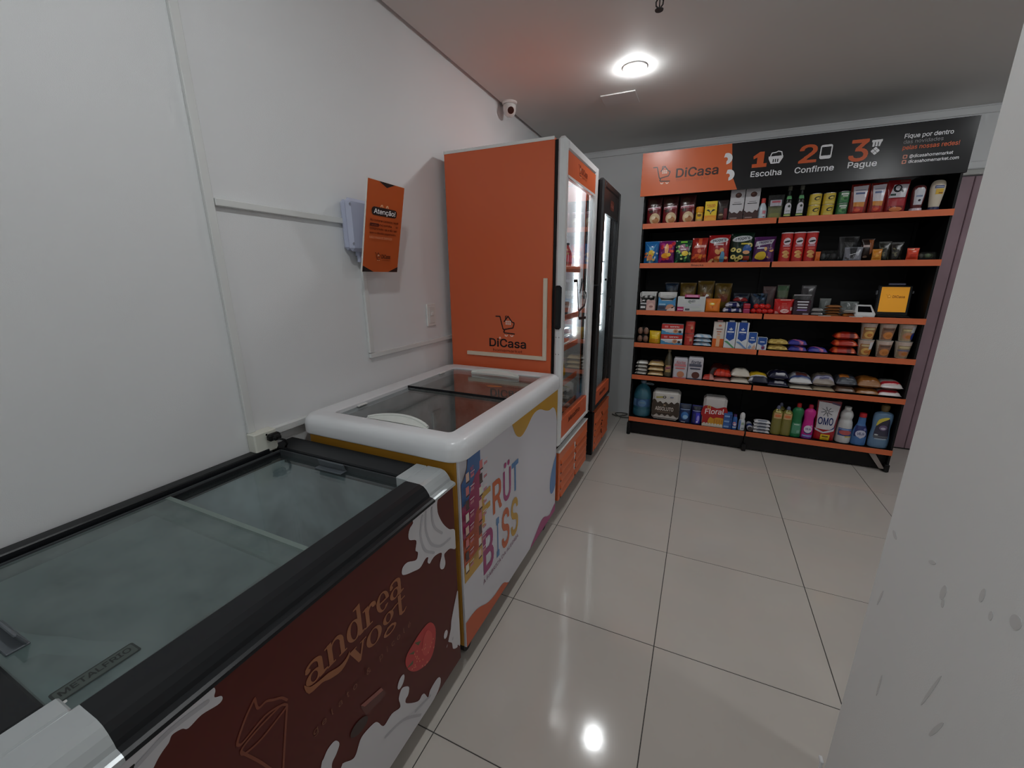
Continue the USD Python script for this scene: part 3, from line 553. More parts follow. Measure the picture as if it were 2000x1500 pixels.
# ---------------------------------------------------------------- white chest freezer
f2 = thing('chest_freezer', 'white chest freezer with colourful wave artwork between the brown freezer and the orange fridge', 'freezer', (-.36, .73, 0), 0)
WR = mat('white_wrap', (.70, .69, .745), .32); WRIM = mat('rim_white', (.80, .81, .83), .25); MUST = mat('mustard_wrap', (.62, .30, .035), .4); GALV = mat('galvanised_liner', (.40, .41, .40), .45, .2, noise=.45, nscale=9.)
part(f2, 'cabinet', hollow(-.695, -.030, .243, 1.215, .078, .815, -.62, -.10, .315, 1.15, .22), MUST, **W)
part(f2, 'front_wrap', box(-.031, -.0205, .240, 1.218, .080, .825, .0015), WR, **W)
part(f2, 'liner', liner(-.6195, -.1005, .3155, 1.1495, .2205, .85), GALV, **W)
part(f2, 'cabinet_bottom', box(-.68, -.05, .26, 1.20, .06, .079), CAST, **W)
L = lambda dx, r: rloop(-.712+dx, .000-dx, .215+dx, 1.243-dx, r, 6); IL = lambda dx, r: rloop(-.622-dx, -.090+dx, .305-dx, 1.160+dx, r, 6)
part(f2, 'rim', loft([L(.016, .05), L(.004, .055), L(0, .06), L(0, .06), L(.006, .055), L(.018, .05), L(.034, .04), IL(.006, .02), IL(0, .02), IL(0, .02)], [.818, .818, .824, .855, .874, .885, .889, .884, .879, .80], closed=True), WRIM, 50, **W)
part(f2, 'rim_seam', loft([L(.017, .045), L(.017, .045), L(.03, .04), L(.03, .04)], [.811, .819, .819, .811], closed=True), BLACK, **W)
CLG = pane('tinted_lid_glass', (.84, .87, .87), 1.5, .0)
g1 = part(f2, 'sliding_lid', box(-.620, -.092, .307, .775, .862, .867), CLG, label='near glass lid', **W); g2 = part(f2, 'sliding_lid', box(-.620, -.092, .745, 1.158, .872, .877), CLG, label='far glass lid', **W)
part(g2, 'edge_strip', box(-.620, -.092, .744, .7475, .868, .8785), RUB, world=True, up=f2)
def crescent(par, x0, x1, y, z, s_=1):
    c = (x0+x1)/2; w = (x1-x0)/2
    lo = [(c+w*t, y+s_*.004*(1-t*t)) for t in np.linspace(-1, 1, 13)]; hi = [(c+w*t, y+s_*(.004+.036*(1-t*t)**.9)) for t in np.linspace(1, -1, 13)]
    m = rot(extrude(sg.Polygon(lo+hi[1:-1]).buffer(.003), 'z', 0, .010), (1, 0, 0), s_*20, (0, y, 0)); rim_ = rot(tube([(a, b_, .010) for a, b_ in hi], .006, 8), (1, 0, 0), s_*20, (0, y, 0))
    q = part(par, 'lid_handle', shift(cat_([m]), 0, 0, z), mat('handle_white', (.74, .76, .72), .35), world=True, up=f2); 
    part(f2, 'handle_lip', shift(rim_, 0, 0, z), mat('handle_white', (.74, .76, .72), .35), world=True)
crescent(g1, -.465, -.195, .322, .868); crescent(g2, -.465, -.190, 1.085, .878)
part(g2, 'orange_sticker', extrude(E_(-.236, .903, .040, .012, 8), 'z', .877, .8775), mat('oval_orange', (.45, .16, .05), .5), world=True, up=f2)  # flat orange oval lying on the far glass lid
part(f2, 'track_clip', cat_([box(-.62, -.608, y, y+.05, .868, .8745, .002) for y in (.42,)]), WHITEP, **W); part(f2, 'track_clip', box(-.62, -.608, 1.0, 1.05, .878, .884, .002), WHITEP, **W)
for x, y in ((-.62, .30), (-.065, .30), (-.62, 1.15), (-.065, 1.13)): caster(f2, x, y, **W)
fy = facex(-.0204); cw = lambda g: g.intersection(R_(.241, .081, 1.217, .822))
YEL, BLU, PUR, ORA = S(206, 158, 56), S(86, 138, 196), S(170, 56, 120), S(204, 86, 36)
decal(f2, 'yellow_wave', lambda P: P.poly(cw(smooth_poly([(.62, .86), (.645, .80), (.68, .745), (.73, .72), (.79, .735), (.87, .775), (.95, .775), (1.03, .745), (1.09, .728), (1.15, .725), (1.20, .68), (1.232, .59), (1.30, .60), (1.30, .86)], 4)), YEL), fy, **W)
decal(f2, 'blue_drop', lambda P: P.poly(cw(smooth_poly([(1.26, .47), (1.20, .42), (1.15, .37), (1.122, .31), (1.125, .25), (1.150, .222), (1.19, .225), (1.23, .27), (1.27, .33)], 4)), BLU), fy, **W)
decal(f2, 'purple_blob', lambda P: P.poly(cw(smooth_poly([(.80, .05), (.845, .085), (.90, .11), (.955, .135), (1.0, .148), (1.04, .143), (1.09, .118), (1.13, .108), (1.17, .118), (1.25, .13), (1.25, .05)], 4)), PUR), fy, **W)
decal(f2, 'orange_corner', lambda P: P.poly(cw(smooth_poly([(.20, .188), (.235, .188), (.30, .186), (.345, .17), (.40, .14), (.46, .125), (.53, .122), (.57, .10), (.59, .05), (.2, .05)], 4)), ORA), fy, **W)
def letter(ch, y0, y1, z0, z1, c):
    def d(P): P.poly(text_poly(ch, (z1-z0)/(1.03 if ch not in 'Ü' else 1.0), True, y1-y0, (y0, z0)), c)
    decal(f2, 'letter', d, fy, **W)
for ch, a, b_, c_ in (('F', .378, .446, YEL), ('R', .462, .538, S(206, 96, 48)), ('U', .553, .625, PUR), ('T', .634, .702, S(80, 132, 188))): letter(ch, a, b_, .497, .632, c_)
decal(f2, 'letter_dots', lambda P: P.poly(unary_union([E_(.573, .655, .011, .012), E_(.604, .655, .011, .012)]), PUR), fy, **W)
for ch, a, b_, c_ in (('B', .378, .462, S(160, 44, 112)), ('I', .487, .511, S(80, 132, 188)), ('S', .534, .608, S(206, 96, 48)), ('S', .622, .698, YEL)): letter(ch, a, b_, .288, .462, c_)
decal(f2, 'tagline', lambda P: P.text('A FÁBRICA DA ALEGRIA', .536, .246, .018, S(140, 70, 110), False, w=.325), fy, **W)
def d(P):
    Y0_, Y1_, Z0_, Z1_ = .245, .373, .352, .822
    P.poly(PL((Y0_, Z0_), (Y1_, Z0_), (Y1_, Z1_), (.285, Z1_), (.288, .80), (.284, .775), (.262, .745), (Y0_, .735)), S(206, 160, 70))
    P.poly(PL((Y0_, .415), (Y1_, .432), (Y1_, Z1_), (.285, Z1_), (.288, .80), (.284, .775), (.262, .745), (Y0_, .735)), S(196, 88, 54))
    P.poly(PL((Y0_, .525), (.31, .53), (.335, .585), (Y1_, .605), (Y1_, Z1_), (.285, Z1_), (.288, .80), (.284, .775), (.262, .745), (Y0_, .735)), S(172, 52, 104))
    P.poly(PL((Y0_, .650), (.285, .655), (.31, .70), (.335, .727), (Y1_, .742), (Y1_, Z1_), (.285, Z1_), (.288, .80), (.284, .775), (.262, .745), (Y0_, .735)), S(72, 118, 180))
    random.seed(7)
    for i in range(2):
        for j in range(8):
            y = .252+.062*i; z = .392+.050*j+.022*i
            if z > .80: continue
            P.poly(R_(y, z, y+.020, z+.030), (S(232, 226, 210), S(70, 44, 44), S(214, 120, 120), S(226, 190, 170))[(i*3+j) % 4]); P.poly(R_(y, z-.006, y+.022, z), S(60, 36, 40)); P.poly(R_(y+.027, z+.020, y+.054, z+.024), S(232, 210, 214)); P.poly(R_(y+.027, z+.004, y+.050, z+.014), S(200, 130, 140))
    P.text('FRÜT', .262, .787, .012, S(190, 70, 90), w=.022); P.text('BISS', .262, .770, .012, S(190, 70, 90), w=.022)
decal(f2, 'menu_poster', d, fy, eps=.0005, **W)
# ---------------------------------------------------------------- upright display fridges
def grille(t, x, y0, y1, z0, z1, clip, k):
    gp = part(t, 'grille', box(x-.03, x, y0, y1, z0, z1, .004), ORANGE, **W); ym = (y0+y1)/2; n = 5
    part(gp, 'grille_cap', box(x-.03, x+.002, y0-.002, y1+.002, z1-.004, z1+.004, .001), clip if k else ORANGE, world=True, up=t)
    for a, b_ in ((y0+.03, ym-.022), (ym+.022, y1-.03)):
        for i in range(n):
            z = z0+.030+(z1-z0-.10)*i/(n-1); pr_ = sg.Polygon([(x-.004, z-.012), (x+.009, z-.012), (x-.001, z+.022), (x-.004, z+.022)]); part(gp, 'louvre', extrude(pr_, 'y', a, b_), ORANGE, world=True, up=t)
            part(gp, 'louvre_slot', box(x-.002, x+.0006, a, b_, z-.026, z-.013), mat('slot_dark', (.10, .022, .012), .6), world=True, up=t)
    for i in range(3): z = z0+.085+(z1-z0-.16)*i/2; part(gp, 'clip', box(x, x+.004, ym-.008, ym+.008, z-.022, z+.022, .003), clip, world=True, up=t)
def fridge(label, Y, ZT, XD, frame, body, hdr, parts, ztop_in, led, gap):
    y0, y1 = Y; zb, zd = parts['door']; t = thing('display_fridge', label, 'fridge', (-.37, (y0+y1)/2, 0))
    x0, xb, xd0 = -.70, XD-.060, XD-.042; th = .045
    LIN = mat('fridge_liner', (.80, .82, .84), .4)
    part(t, 'side_panel', box(x0, xb, y0, y0+th, .10, ZT, .003), body, label=parts.get('side_label'), **W); part(t, 'side_panel', box(x0, xb, y1-th, y1, .10, ZT, .003), body, **W)
    part(t, 'back_panel', box(x0, x0+.05, y0+th, y1-th, .10, ZT), LIN, **W); part(t, 'top_panel', box(x0, xb, y0+th, y1-th, ZT-.06, ZT), body, **W); part(t, 'bottom_panel', box(x0, xb, y0+th, y1-th, zb-.05, zb), LIN, **W)
    part(t, 'inner_lining', cat_([box(x0+.05, xb-.002, y0+th, y0+th+.004, zb, ZT-.06), box(x0+.05, xb-.002, y1-th-.004, y1-th, zb, ZT-.06), box(x0+.05, x0+.054, y0+th, y1-th, zb, ZT-.06), box(x0+.05, xb-.002, y0+th, y1-th, ZT-.0603, ZT-.0601)]), LIN, **W)
    part(t, 'gasket', cat_([box(xb, xd0, y0+.012, y0+.035, zb+.01, ZT-.01), box(xb, xd0, y1-.035, y1-.012, zb+.01, ZT-.01), box(xb, xd0, y0+.035, y1-.035, ZT-.035, ZT-.01), box(xb, xd0, y0+.035, y1-.035, zb+.01, zb+.035)]), BLACK, **W)
    yl, yr = y0+parts['stile'][0], y1-parts['stile'][1]; zg0, zl, zh0, zh1 = parts['z']; fw = zh1
    ring = lambda a, b_, c_, d_: [(a, b_), (c_, d_)]
    d_ = part(t, 'door', cat_([box(xd0, XD, y0-.004, yl, zb, ZT, .012), box(xd0, XD, yr, y1+.004, zb, ZT, .012), box(xd0, XD, yl-.004, yr+.004, zh1, ZT, .012), box(xd0, XD, yl-.004, yr+.004, zb, zg0, .012)]), frame, **W)
    k = dict(world=True, up=t)
    part(d_, 'header_panel', box(xd0+.006, XD-.004, yl-.002, yr+.002, zh0, zh1+.002), hdr, **k); part(d_, 'lower_panel', box(xd0+.006, XD-.004, yl-.002, yr+.002, zg0-.002, zl), ORANGEW, **k)
    part(d_, 'door_trim', cat_([box(XD-.006, XD-.001, yl, yr, zh0-.008, zh0+.002), box(XD-.006, XD-.002, yl, yl+.004, zl, zh0), box(XD-.006, XD-.002, yr-.004, yr, zl, zh0)]), frame, **k)
    part(d_, 'glass_pane', box(XD-.020, XD-.014, yl, yr, zl, zh0), pane('fridge_glass', (.90, .93, .93), 1.5, .0), **k)
    # feet and base
    part(t, 'base', box(x0, XD-.050, y0+.01, y1-.01, .05, zb-.05), BLACK, **W)
    for yy in (y0+.05, y1-.05):
        for xx in (x0+.06, XD-.10): part(t, 'foot', cyl((xx, yy, 0), (xx, yy, .052), .022, 14), CAST, **W)
    # light strips inside
    part(t, 'light_strip', box(xb-.055, xb-.030, y0+th+.03, y1-th-.03, ZT-.085, ZT-.0605), emit('fridge_light', (.93, .97, 1.), led), **W)
    part(t, 'light_strip', box(xb-.050, xb-.040, y1-th-.013, y1-th-.0045, zb+.55, ZT-.12), emit('fridge_light', (.93, .97, 1.), led), **W)
    return t, d_, (x0, xb, yl, yr)
A1, B1 = 1.262, 1.910
r1, dr1, _ = fridge('tall orange display fridge with a white framed glass door', (A1, B1), 2.020, -.020, mat('frame_white', (.78, .79, .80), .3), ORANGEW, ORANGEW, dict(door=(.452, 2.02), stile=(.044, .060), z=(.492, .600, 1.858, 1.966)), 0, 5., 0)
part(r1, 'side_trim', box(-.70, -.080, A1-.002, A1, 2.008, 2.022), WHITEP, **W)
grille(r1, -.020, 1.275, 1.898, .105, .415, WHITEP, True)
fs = front(A1-.0004); k1 = dict(world=True)
part(r1, 'side_trunking', box(-.124, -.102, A1-.012, A1, .945, 1.376, .002), CREAM, **W); part(r1, 'side_trunking', box(-.592, -.124, A1-.012, A1, .945, .967, .002), CREAM, **W)
DKL = S(44, 10, 8)
def d(P): a_, b_ = emblem(.118, (-.404, 1.062)); P.poly(a_, DKL); P.poly(b_, S(246, 205, 190))
decal(r1, 'cart_emblem', d, fs, **W)
def d(P): P.text('DiCasa', -.335, 1.003, .044, S(30, 8, 10), w=.226); P.poly(E_(-.380, 1.053, .006, .006), S(246, 205, 190))
decal(r1, 'shop_name', d, fs, **W)
decal(r1, 'shop_name', lambda P: P.text('homemarket', -.335, .975, .016, S(126, 40, 22), False, w=.18), fs, **W)
HD = part(dr1, 'handle', cat_([box(-.060, -.022, A1-.024, A1-.004, 1.118, 1.340, .014)]), RUB, world=True, up=r1); part(r1, 'handle_recess', box(-.050, -.034, A1-.0255, A1-.023, 1.14, 1.318, .001), mat('recess_black', (.004, .004, .004), .6), **W)
for z in (1.075, .985):
    for x in (-.050, -.034): part(r1, 'screw', cyl((x, A1-.004, z), (x, A1-.0055, z), .0025, 8), mat('screw_dark', (.12, .12, .12), .4), **W)
fd = facex(-.0238)
def logo_small(P, c, z, s_, dk, lt):
    a_, b_ = emblem(.055*s_, (c-.075*s_, z-.006*s_)); P.poly(a_, dk); P.poly(b_, lt); P.text('DiCasa', c+.035*s_, z+.014*s_, .026*s_, dk, w=.10*s_); P.text('homemarket', c+.035*s_, z-.002*s_, .009*s_, dk, False, w=.085*s_)
P = Print(fd); logo_small(P, 1.565, 1.895, 1.1, S(120, 40, 14), S(248, 210, 180)); P.put(r1, 'header_logo', world=True)
P = Print(fd); P.text('Metalfrio', 1.565, .545, .030, S(80, 24, 12), w=.24); P.poly(E_(1.735, .575, .006, .012, 0), S(230, 150, 130)); P.put(r1, 'maker_lettering', world=True)
def d(P): a_, b_ = emblem(.28, (1.435, 1.10)); P.poly(a_, S(14, 14, 16))
decal(r1, 'glass_emblem', d, facex(-.0139), **W)
A2, B2 = 2.075, 2.645
r2, dr2, _ = fridge('tall black framed display fridge next to the back wall', (A2, B2), 2.000, -.020, mat('frame_black', (.022, .021, .022), .35), BLACK, mat('header_black', (.030, .028, .029), .3), dict(door=(.405, 2.00), stile=(.055, .045), z=(.445, .545, 1.80, 1.945)), 0, 5., 0)
grille(r2, -.022, A2+.045, B2-.012, .065, .375, BLACK, False)
part(r2, 'base_cover', box(-.085, -.022, A2+.004, A2+.043, .055, .395, .004), BLACK, **W)
P = Print(facex(-.0238)); P.poly(RR(2.30, 1.835, 2.42, 1.90, .02), S(110, 48, 36)); P.text('DiCasa', 2.36, 1.855, .024, S(190, 120, 104), w=.09); P.put(r2, 'header_logo', world=True)
P = Print(facex(-.0238)); P.text('Metalfrio', 2.36, .485, .028, S(80, 24, 12), w=.20); P.put(r2, 'maker_lettering', world=True)
def d(P): a_, b_ = emblem(.26, (2.20, 1.12)); P.poly(a_, S(14, 14, 16))
decal(r2, 'glass_emblem', d, facex(-.0139), **W)
part(dr2, 'handle', box(-.066, -.022, A2-.022, A2-.004, 1.10, 1.33, .012), RUB, world=True, up=r2)
# wire shelves with orange price rails; each lifts out
FZ = (1.430, 1.150, .968, .747, .575)
def wire(t, y0, y1, z, rail, x0=-.640, xf=-.108):
    WM = mat('wire_white', (.70, .71, .72), .4)
    s_ = part(t, 'wire_shelf', cat_([box(x0, xf, y0, y0+.006, z-.006, z), box(x0, xf, y1-.006, y1, z-.006, z)] + [box(x0, xf, y0+(y1-y0)*i/15-.0015, y0+(y1-y0)*i/15+.0015, z-.003, z) for i in range(1, 15)] + [box(x, x+.005, y0, y1, z-.009, z-.003) for x in (x0, -.46, -.28, xf-.01)]), WM, **W)
    if rail is not None: part(s_, 'price_rail', box(xf, xf+.008, y0, y1, z-.022, z+.014, .002), rail, world=True, up=t)
for z in FZ: wire(r1, A1+.052, B1-.052, z, ORANGEW)
for z in (1.50, 1.25, 1.0, .75): wire(r2, A2+.052, B2-.052, z, None)
# ---------------------------------------------------------------- goods on the shelves
YFR = 2.79
SHELFNAME = {1: 'top shelf', 2: 'second shelf', 3: 'third shelf', 4: 'fourth shelf', 5: 'fifth shelf', 6: 'bottom shelf'}
def item(name, label, cat, k, x, d, yf=YFR, z=0., rz=0., group=None):
    return thing(name, label, cat, (x, yf+d/2, ZS[k]-.0032+z), rz, group)
INK = lambda: vmat('printed_ink', .32)
def art(t, name, surf, draw, cell=None, eps=.0003, m=None, label=None):
    P = Print(surf, cell, eps); draw(P); P.put(t, name, m or INK(), label=label)
# -- boxes
def carton(name, label, cat, k, x, w, h, d, base, draw=None, yf=YFR, z=0., rz=0., group=None, rough=.4, side=None, c=.002):
    t = item(name, label, cat, k, x, d, yf, z, rz, group); part(t, 'carton', box(-w/2, w/2, -d/2, d/2, 0, h, c), cmat(base, rough))
    if draw: art(t, 'printed_front', front(-d/2-.0002), lambda P: draw(P, w, h))
    if side: art(t, 'printed_side', lambda u, v, dd: np.c_[-w/2-.0002-dd, -u, v], lambda P: side(P, d, h))
    return t
# -- lathed containers
def prof_r(prof, v):
    z = np.array([p[1] for p in prof]); r = np.array([p[0] for p in prof]); return np.interp(v, z, r)
def wrap(prof, sx=1., sy=1.):
    q = [p for p in prof if p[0] > 0]
    def f(u, v, d):
        r = prof_r(q, v); a = u/np.maximum(r.max() if np.ndim(r) else r, 1e-4)/max(sx, .01); return np.c_[(r+d)*sx*np.sin(a), -(r+d)*sy*np.cos(a), v]
    return f
def arcs(prof, n=3):
    """rounds a profile by Chaikin cutting, keeping ends"""
    p = np.array(prof, float)
    for _ in range(n):
        q = [p[0]]
        for a, b in zip(p[:-1], p[1:]): q += [.75*a+.25*b, .25*a+.75*b]
        p = np.array(q + [p[-1]])
    return [tuple(v) for v in p]
def bottle(name, label, cat, k, x, prof, body, cap, capm, draw=None, sx=1., sy=1., yf=YFR, z=0., group=None, glass=None, dd=None, rounds=2, liquid=None, capname='cap', band=None, rz=0.):
    R0 = max(p[0] for p in prof)*sy; t = item(name, label, cat, k, x, 2*R0, yf, z, rz, group)
    pr_ = arcs(prof, rounds); part(t, 'bottle', lathe(pr_, 26, sx, sy), glass or cmat(body, .3), 40)
    if liquid: part(t, 'liquid', lathe([(max(r-.002, 0), min(zz+.002, liquid[1])) for r, zz in pr_ if zz < liquid[1]] + [(0, liquid[1])], 24, sx, sy), cmat(liquid[0], .2), 40)
    if cap: part(t, capname, lathe(cap, 20), cmat(capm, .35), 35)
    if band: part(t, 'label', label_band(pr_, *band[:3], sx, sy), cmat(band[3], .4), True)
    if draw: art(t, 'printed_label', wrap(pr_, sx, sy), draw, (.012, .012), eps=.0004)
    return t
def label_band(prof, z0, z1, ang, sx, sy, n=18):
    a = np.linspace(-ang, ang, n); V = []; zz = np.linspace(z0, z1, 8)
    for zv in zz:
        r = float(prof_r([p for p in prof if p[0] > 0], zv))+.0005; V += [(r*sx*math.sin(b), -r*sy*math.cos(b), zv) for b in a]
    F = [t for i in range(7) for j in range(n-1) for t in ((i*n+j, i*n+j+1, (i+1)*n+j+1), (i*n+j, (i+1)*n+j+1, (i+1)*n+j))]
    return trimesh.Trimesh(np.array(V), np.array(F), process=False)
# -- bags: a pillow (or stand-up pouch) between front and back sheets
def sheet(w, h, t, gusset=0., crimp=.010, pinch=.05, wr=.10, seed=0, nu=17, nv=25, flare=0., tex=1., pe=.55, ue=2.4):
    u = np.linspace(-1, 1, nu); v = np.linspace(0, 1, nv); U, V = np.meshgrid(u, v, indexing='ij')
    def half(vv): return w/2*(1-pinch*np.sin(np.pi*np.clip(vv, 0, 1)) - flare*(1-np.clip(vv, 0, 1)))
    def dep(uu, vv):
        c = crimp/h; s_ = np.clip((vv-(0 if gusset else c))/(1-c-(0 if gusset else c)), 0, 1)
        pv = (np.where(s_ < .12, gusset+(1-gusset)*np.sin(np.pi/2*np.clip(s_/.12, 0, 1)), np.cos(np.pi/2*np.clip((s_-.12)/.88, 0, 1))**.8) if gusset else np.clip(np.sin(np.pi*s_), 0, 1)**pe)
        pu = np.clip(1-np.abs(uu)**ue, 0, 1)**.62; q = pv*pu
        p = np.stack([uu*w*22*tex+seed*7.3, vv*h*22*tex+seed*3.1, np.zeros_like(uu)+seed], -1)
        return t/2*q + wr*t*(meshkit.fbm(p, 3, seed)-.5)*np.sqrt(np.clip(q, 0, 1)) + .0012
    D = dep(U, V); D2 = dep(-U, V); X = U*half(V); Z = V*h
    edge = np.zeros_like(U, bool); edge[0] = edge[-1] = True; edge[:, -1] = True
    if not gusset: edge[:, 0] = True
    D = np.where(edge, .0008, np.maximum(D, .0009)); D2 = np.where(edge, .0008, np.maximum(D2, .0009))
    A = np.stack([X, -D, Z], -1).reshape(-1, 3); B = np.stack([X, D2, Z], -1).reshape(-1, 3); N = nu*nv; F = []
    for i in range(nu-1):
        for j in range(nv-1):
            a, b, c, d = i*nv+j, (i+1)*nv+j, (i+1)*nv+j+1, i*nv+j+1; F += [(a, b, c), (a, c, d), (N+a, N+c, N+b), (N+a, N+d, N+c)]
    for i in range(nu-1): a, b = i*nv, (i+1)*nv; F += [(a, N+a, N+b), (a, N+b, b)]; a, b = i*nv+nv-1, (i+1)*nv+nv-1; F += [(a, N+b, N+a), (a, b, N+b)]
    for j in range(nv-1): a, b = j, j+1; F += [(a, N+b, N+a), (a, b, N+b)]; a, b = (nu-1)*nv+j, (nu-1)*nv+j+1; F += [(a, N+a, N+b), (a, N+b, b)]
    from scipy.interpolate import RegularGridInterpolator
    itp = RegularGridInterpolator((u, v), D, bounds_error=False, fill_value=None)
    def surf(um, vm, d):
        vv = np.asarray(vm)/h; uu = np.clip(np.asarray(um)/half(vv), -1, 1); return np.c_[um, -(itp(np.c_[uu, np.clip(vv, 0, 1)])+d+.0008), vm]
    return trimesh.Trimesh(np.vstack([A, B]), np.array(F), process=False), surf, (np.r_[U.ravel(), U.ravel()], np.r_[V.ravel(), V.ravel()])
def colours(uv, fn):
    return np.array([lin(fn(a, b)) for a, b in zip(*uv)])
def bag(name, label, cat, k, x, w, h, t, col, draw=None, yf=YFR, z=0., rz=0., lean=0., group=None, seed=1, rough=.3, m=None, fn=None, cell=.012, **kw):
    o = item(name, label, cat, k, x, t, yf, z, rz, group); ms, surf, uv = sheet(w, h, t, seed=seed, **kw)
    tr = (lambda p: p)
    if lean:
        a = math.radians(lean); tr = lambda p: np.c_[p[:, 0], p[:, 1]*math.cos(a)+p[:, 2]*math.sin(a), -p[:, 1]*math.sin(a)+p[:, 2]*math.cos(a)]
        ms.vertices = tr(np.asarray(ms.vertices)); dz = ms.vertices[:, 2].min(); ms.vertices = np.asarray(ms.vertices) - [0, 0, dz-.0015]; t2 = tr; tr = lambda p: t2(p)-[0, 0, dz-.0015]
    part(o, 'pouch' if kw.get('gusset') else 'bag', ms, vmat('printed_film', rough) if fn else (m or cmat(col, rough)), True, col=colours(uv, fn) if fn else None)
    if draw: art(o, 'printed_front', lambda a_, b_, d: tr(surf(a_, b_, d)), lambda P: draw(P, w, h), cell, m=vmat('printed_film', .28))
    return o
def sack(name, label, cat, k, x, w, l, t, col, fn=None, draw=None, yf=YFR, z=0., rz=0., group=None, seed=1, rough=.32, m=None, wr=.10, crimp=.012, drawend=None):
    """a filled bag lying flat, its short end to the front"""
    ms, surf, uv = sheet(w, l, t*1.35, seed=seed, wr=wr, pinch=-.02, crimp=crimp, pe=.28, ue=4.2); v = np.asarray(ms.vertices); zz = -v[:, 1]; zz = np.where(zz < 0, zz*.38, zz)
    P_ = np.c_[v[:, 0], v[:, 2]-l/2, zz]; z0 = P_[:, 2].min(); P_[:, 2] = (P_[:, 2]-z0)*t/(P_[:, 2].max()-z0); s_ = t/(zz.max()-zz.min()); ms = trimesh.Trimesh(P_, ms.faces, process=False)
    o = thing(name, label, cat, (x, yf+l/2, ZS[k]-.0032+z), rz, group)
    part(o, 'bag', ms, vmat('printed_film', rough) if fn else (m or cmat(col, rough)), True, col=colours(uv, fn) if fn else None)
    if draw:
        def sf(a_, b_, d): p = surf(a_, b_, d); return np.c_[p[:, 0], p[:, 2]-l/2, (-p[:, 1]-z0)*s_]
        art(o, 'printed_top', sf, lambda P: draw(P, w, l), .012, m=vmat('printed_film', .28))
    return o
def strips(*c):
    """colour by height bands: (limit, colour) ..."""
    def f(u, v):
        for lim, col in c:
            if v <= lim: return col
        return c[-1][1]
    return f
CLEAR = pane('clear_film', (.86, .87, .87), 1.45, .06, .22, (.5, .5, .5), .3, .8, 30.)
PETB = pane('blue_bottle', (.62, .80, .90), 1.4, .03); CLEARP = pane('clear_plastic', (.90, .91, .91), 1.45, .03)

# ===== top shelf
def sauce(P, w, h):
    P.poly(R_(-w*.44, h*.02, w*.44, h*.62), S(112, 26, 30)); P.poly(E_(w*.08, h*.20, w*.34, h*.21), S(206, 180, 140)); P.poly(E_(w*.14, h*.13, w*.22, h*.11), S(176, 120, 72)); P.poly(E_(-w*.02, h*.24, w*.14, h*.07, 30), S(226, 206, 172)); P.poly(E_(w*.18, h*.22, .006, .006), S(150, 88, 52))
    P.poly(PL((-w*.42, h*.54), (w*.40, h*.57), (w*.40, h*.65), (-w*.42, h*.62)), S(226, 206, 212)); P.poly(PL((-w*.40, h*.55), (w*.38, h*.58), (w*.38, h*.615), (-w*.40, h*.585)), S(150, 40, 62)); P.poly(R_(-w*.34, h*.42, -w*.08, h*.52), S(60, 44, 42)); P.poly(E_(-w*.1, h*.80, w*.26, h*.13), S(74, 50, 40))
for x, nm in ((.215, 'leftmost'), (.334, 'middle one'), (.457, 'rightmost')):
    bag('powder_pouch', 'dark red stand-up pouch with a pale bowl, %s on the top shelf' % nm, 'pouch', 1, x, .112, .196, .055, S(64, 18, 20), sauce, gusset=.8, pinch=.02, seed=int(x*100), group='dark red pouches on the top shelf')
bottle('spice_jar', 'small yellow capped jar between the dark red pouches and the yellow box', 'jar', 1, .546, [(0, 0), (.025, 0), (.0265, .004), (.0265, .055), (.025, .066), (.022, .070), (0, .070)], S(206, 160, 96), [(0, .068), (.0265, .068), (.027, .072), (.027, .104), (.024, .109), (0, .109)], S(226, 156, 24), lambda P: (P.rect(-.022, .022, .022, .066, S(232, 186, 40)), P.ell(0, .046, .014, .008, S(120, 84, 20)), P.rect(-.014, .052, .014, .056, S(150, 96, 24))))
def yb(P, w, h):
    P.rect(-w/2, 0, w/2, h*.30, S(236, 152, 30)); P.poly(E_(0, h*.06, w*.42, h*.16), S(240, 170, 50)); P.text('PALHA', 0, h*.76, .012, S(206, 92, 30), w=w*.7); P.rect(-w*.3, h*.70, w*.3, h*.73, S(200, 110, 40))
    P.poly(PL((-w*.38, h*.56), (-w*.08, h*.48), (0, h*.34), (w*.08, h*.48), (w*.38, h*.56), (w*.2, h*.60), (0, h*.52), (-w*.2, h*.60)), S(34, 44, 30)); P.text('Y', 0, h*.42, .018, S(240, 230, 180))
carton('food_box', 'bright yellow upright box with dark green leaves on the top shelf', 'box', 1, .622, .083, .141, .04, S(238, 204, 44), yb)
bag('seasoning_sachet', 'dark brown sachet with a red right edge beside the yellow box', 'sachet', 1, .703, .074, .146, .02, S(44, 34, 32), lambda P, w, h: (P.rect(w*.1, h*.04, w*.42, h*.60, S(112, 34, 42)), P.ell(-w*.14, h*.24, w*.24, h*.16, S(92, 62, 42)), P.ell(-w*.14, h*.30, w*.2, h*.03, S(190, 170, 140)), P.rect(-w*.3, h*.62, w*.2, h*.70, S(70, 62, 60))), yf=2.80, seed=5)
def wb(P, w, h):
    P.poly(E_(w*.05, h*.82, w*.22, h*.085), S(84, 40, 30)); P.ell(w*.0, h*.84, w*.1, h*.03, S(124, 70, 52)); P.rect(-w*.32, h*.52, w*.34, h*.54, S(40, 38, 40)); P.rect(-w*.22, h*.58, w*.26, h*.60, S(150, 148, 150))
    P.poly(smooth_poly([(-w*.5, 0), (-w*.5, h*.30), (-w*.3, h*.24), (-w*.12, h*.27), (w*.1, h*.22), (w*.26, h*.31), (w*.42, h*.28), (w*.5, h*.37), (w*.5, 0)], 3).intersection(R_(-w/2, 0, w/2, h)), S(66, 40, 38)); P.rect(-w*.4, h*.05, w*.1, h*.09, S(150, 130, 126)); P.rect(-w/2, 0, w/2, h*.03, S(30, 20, 20))
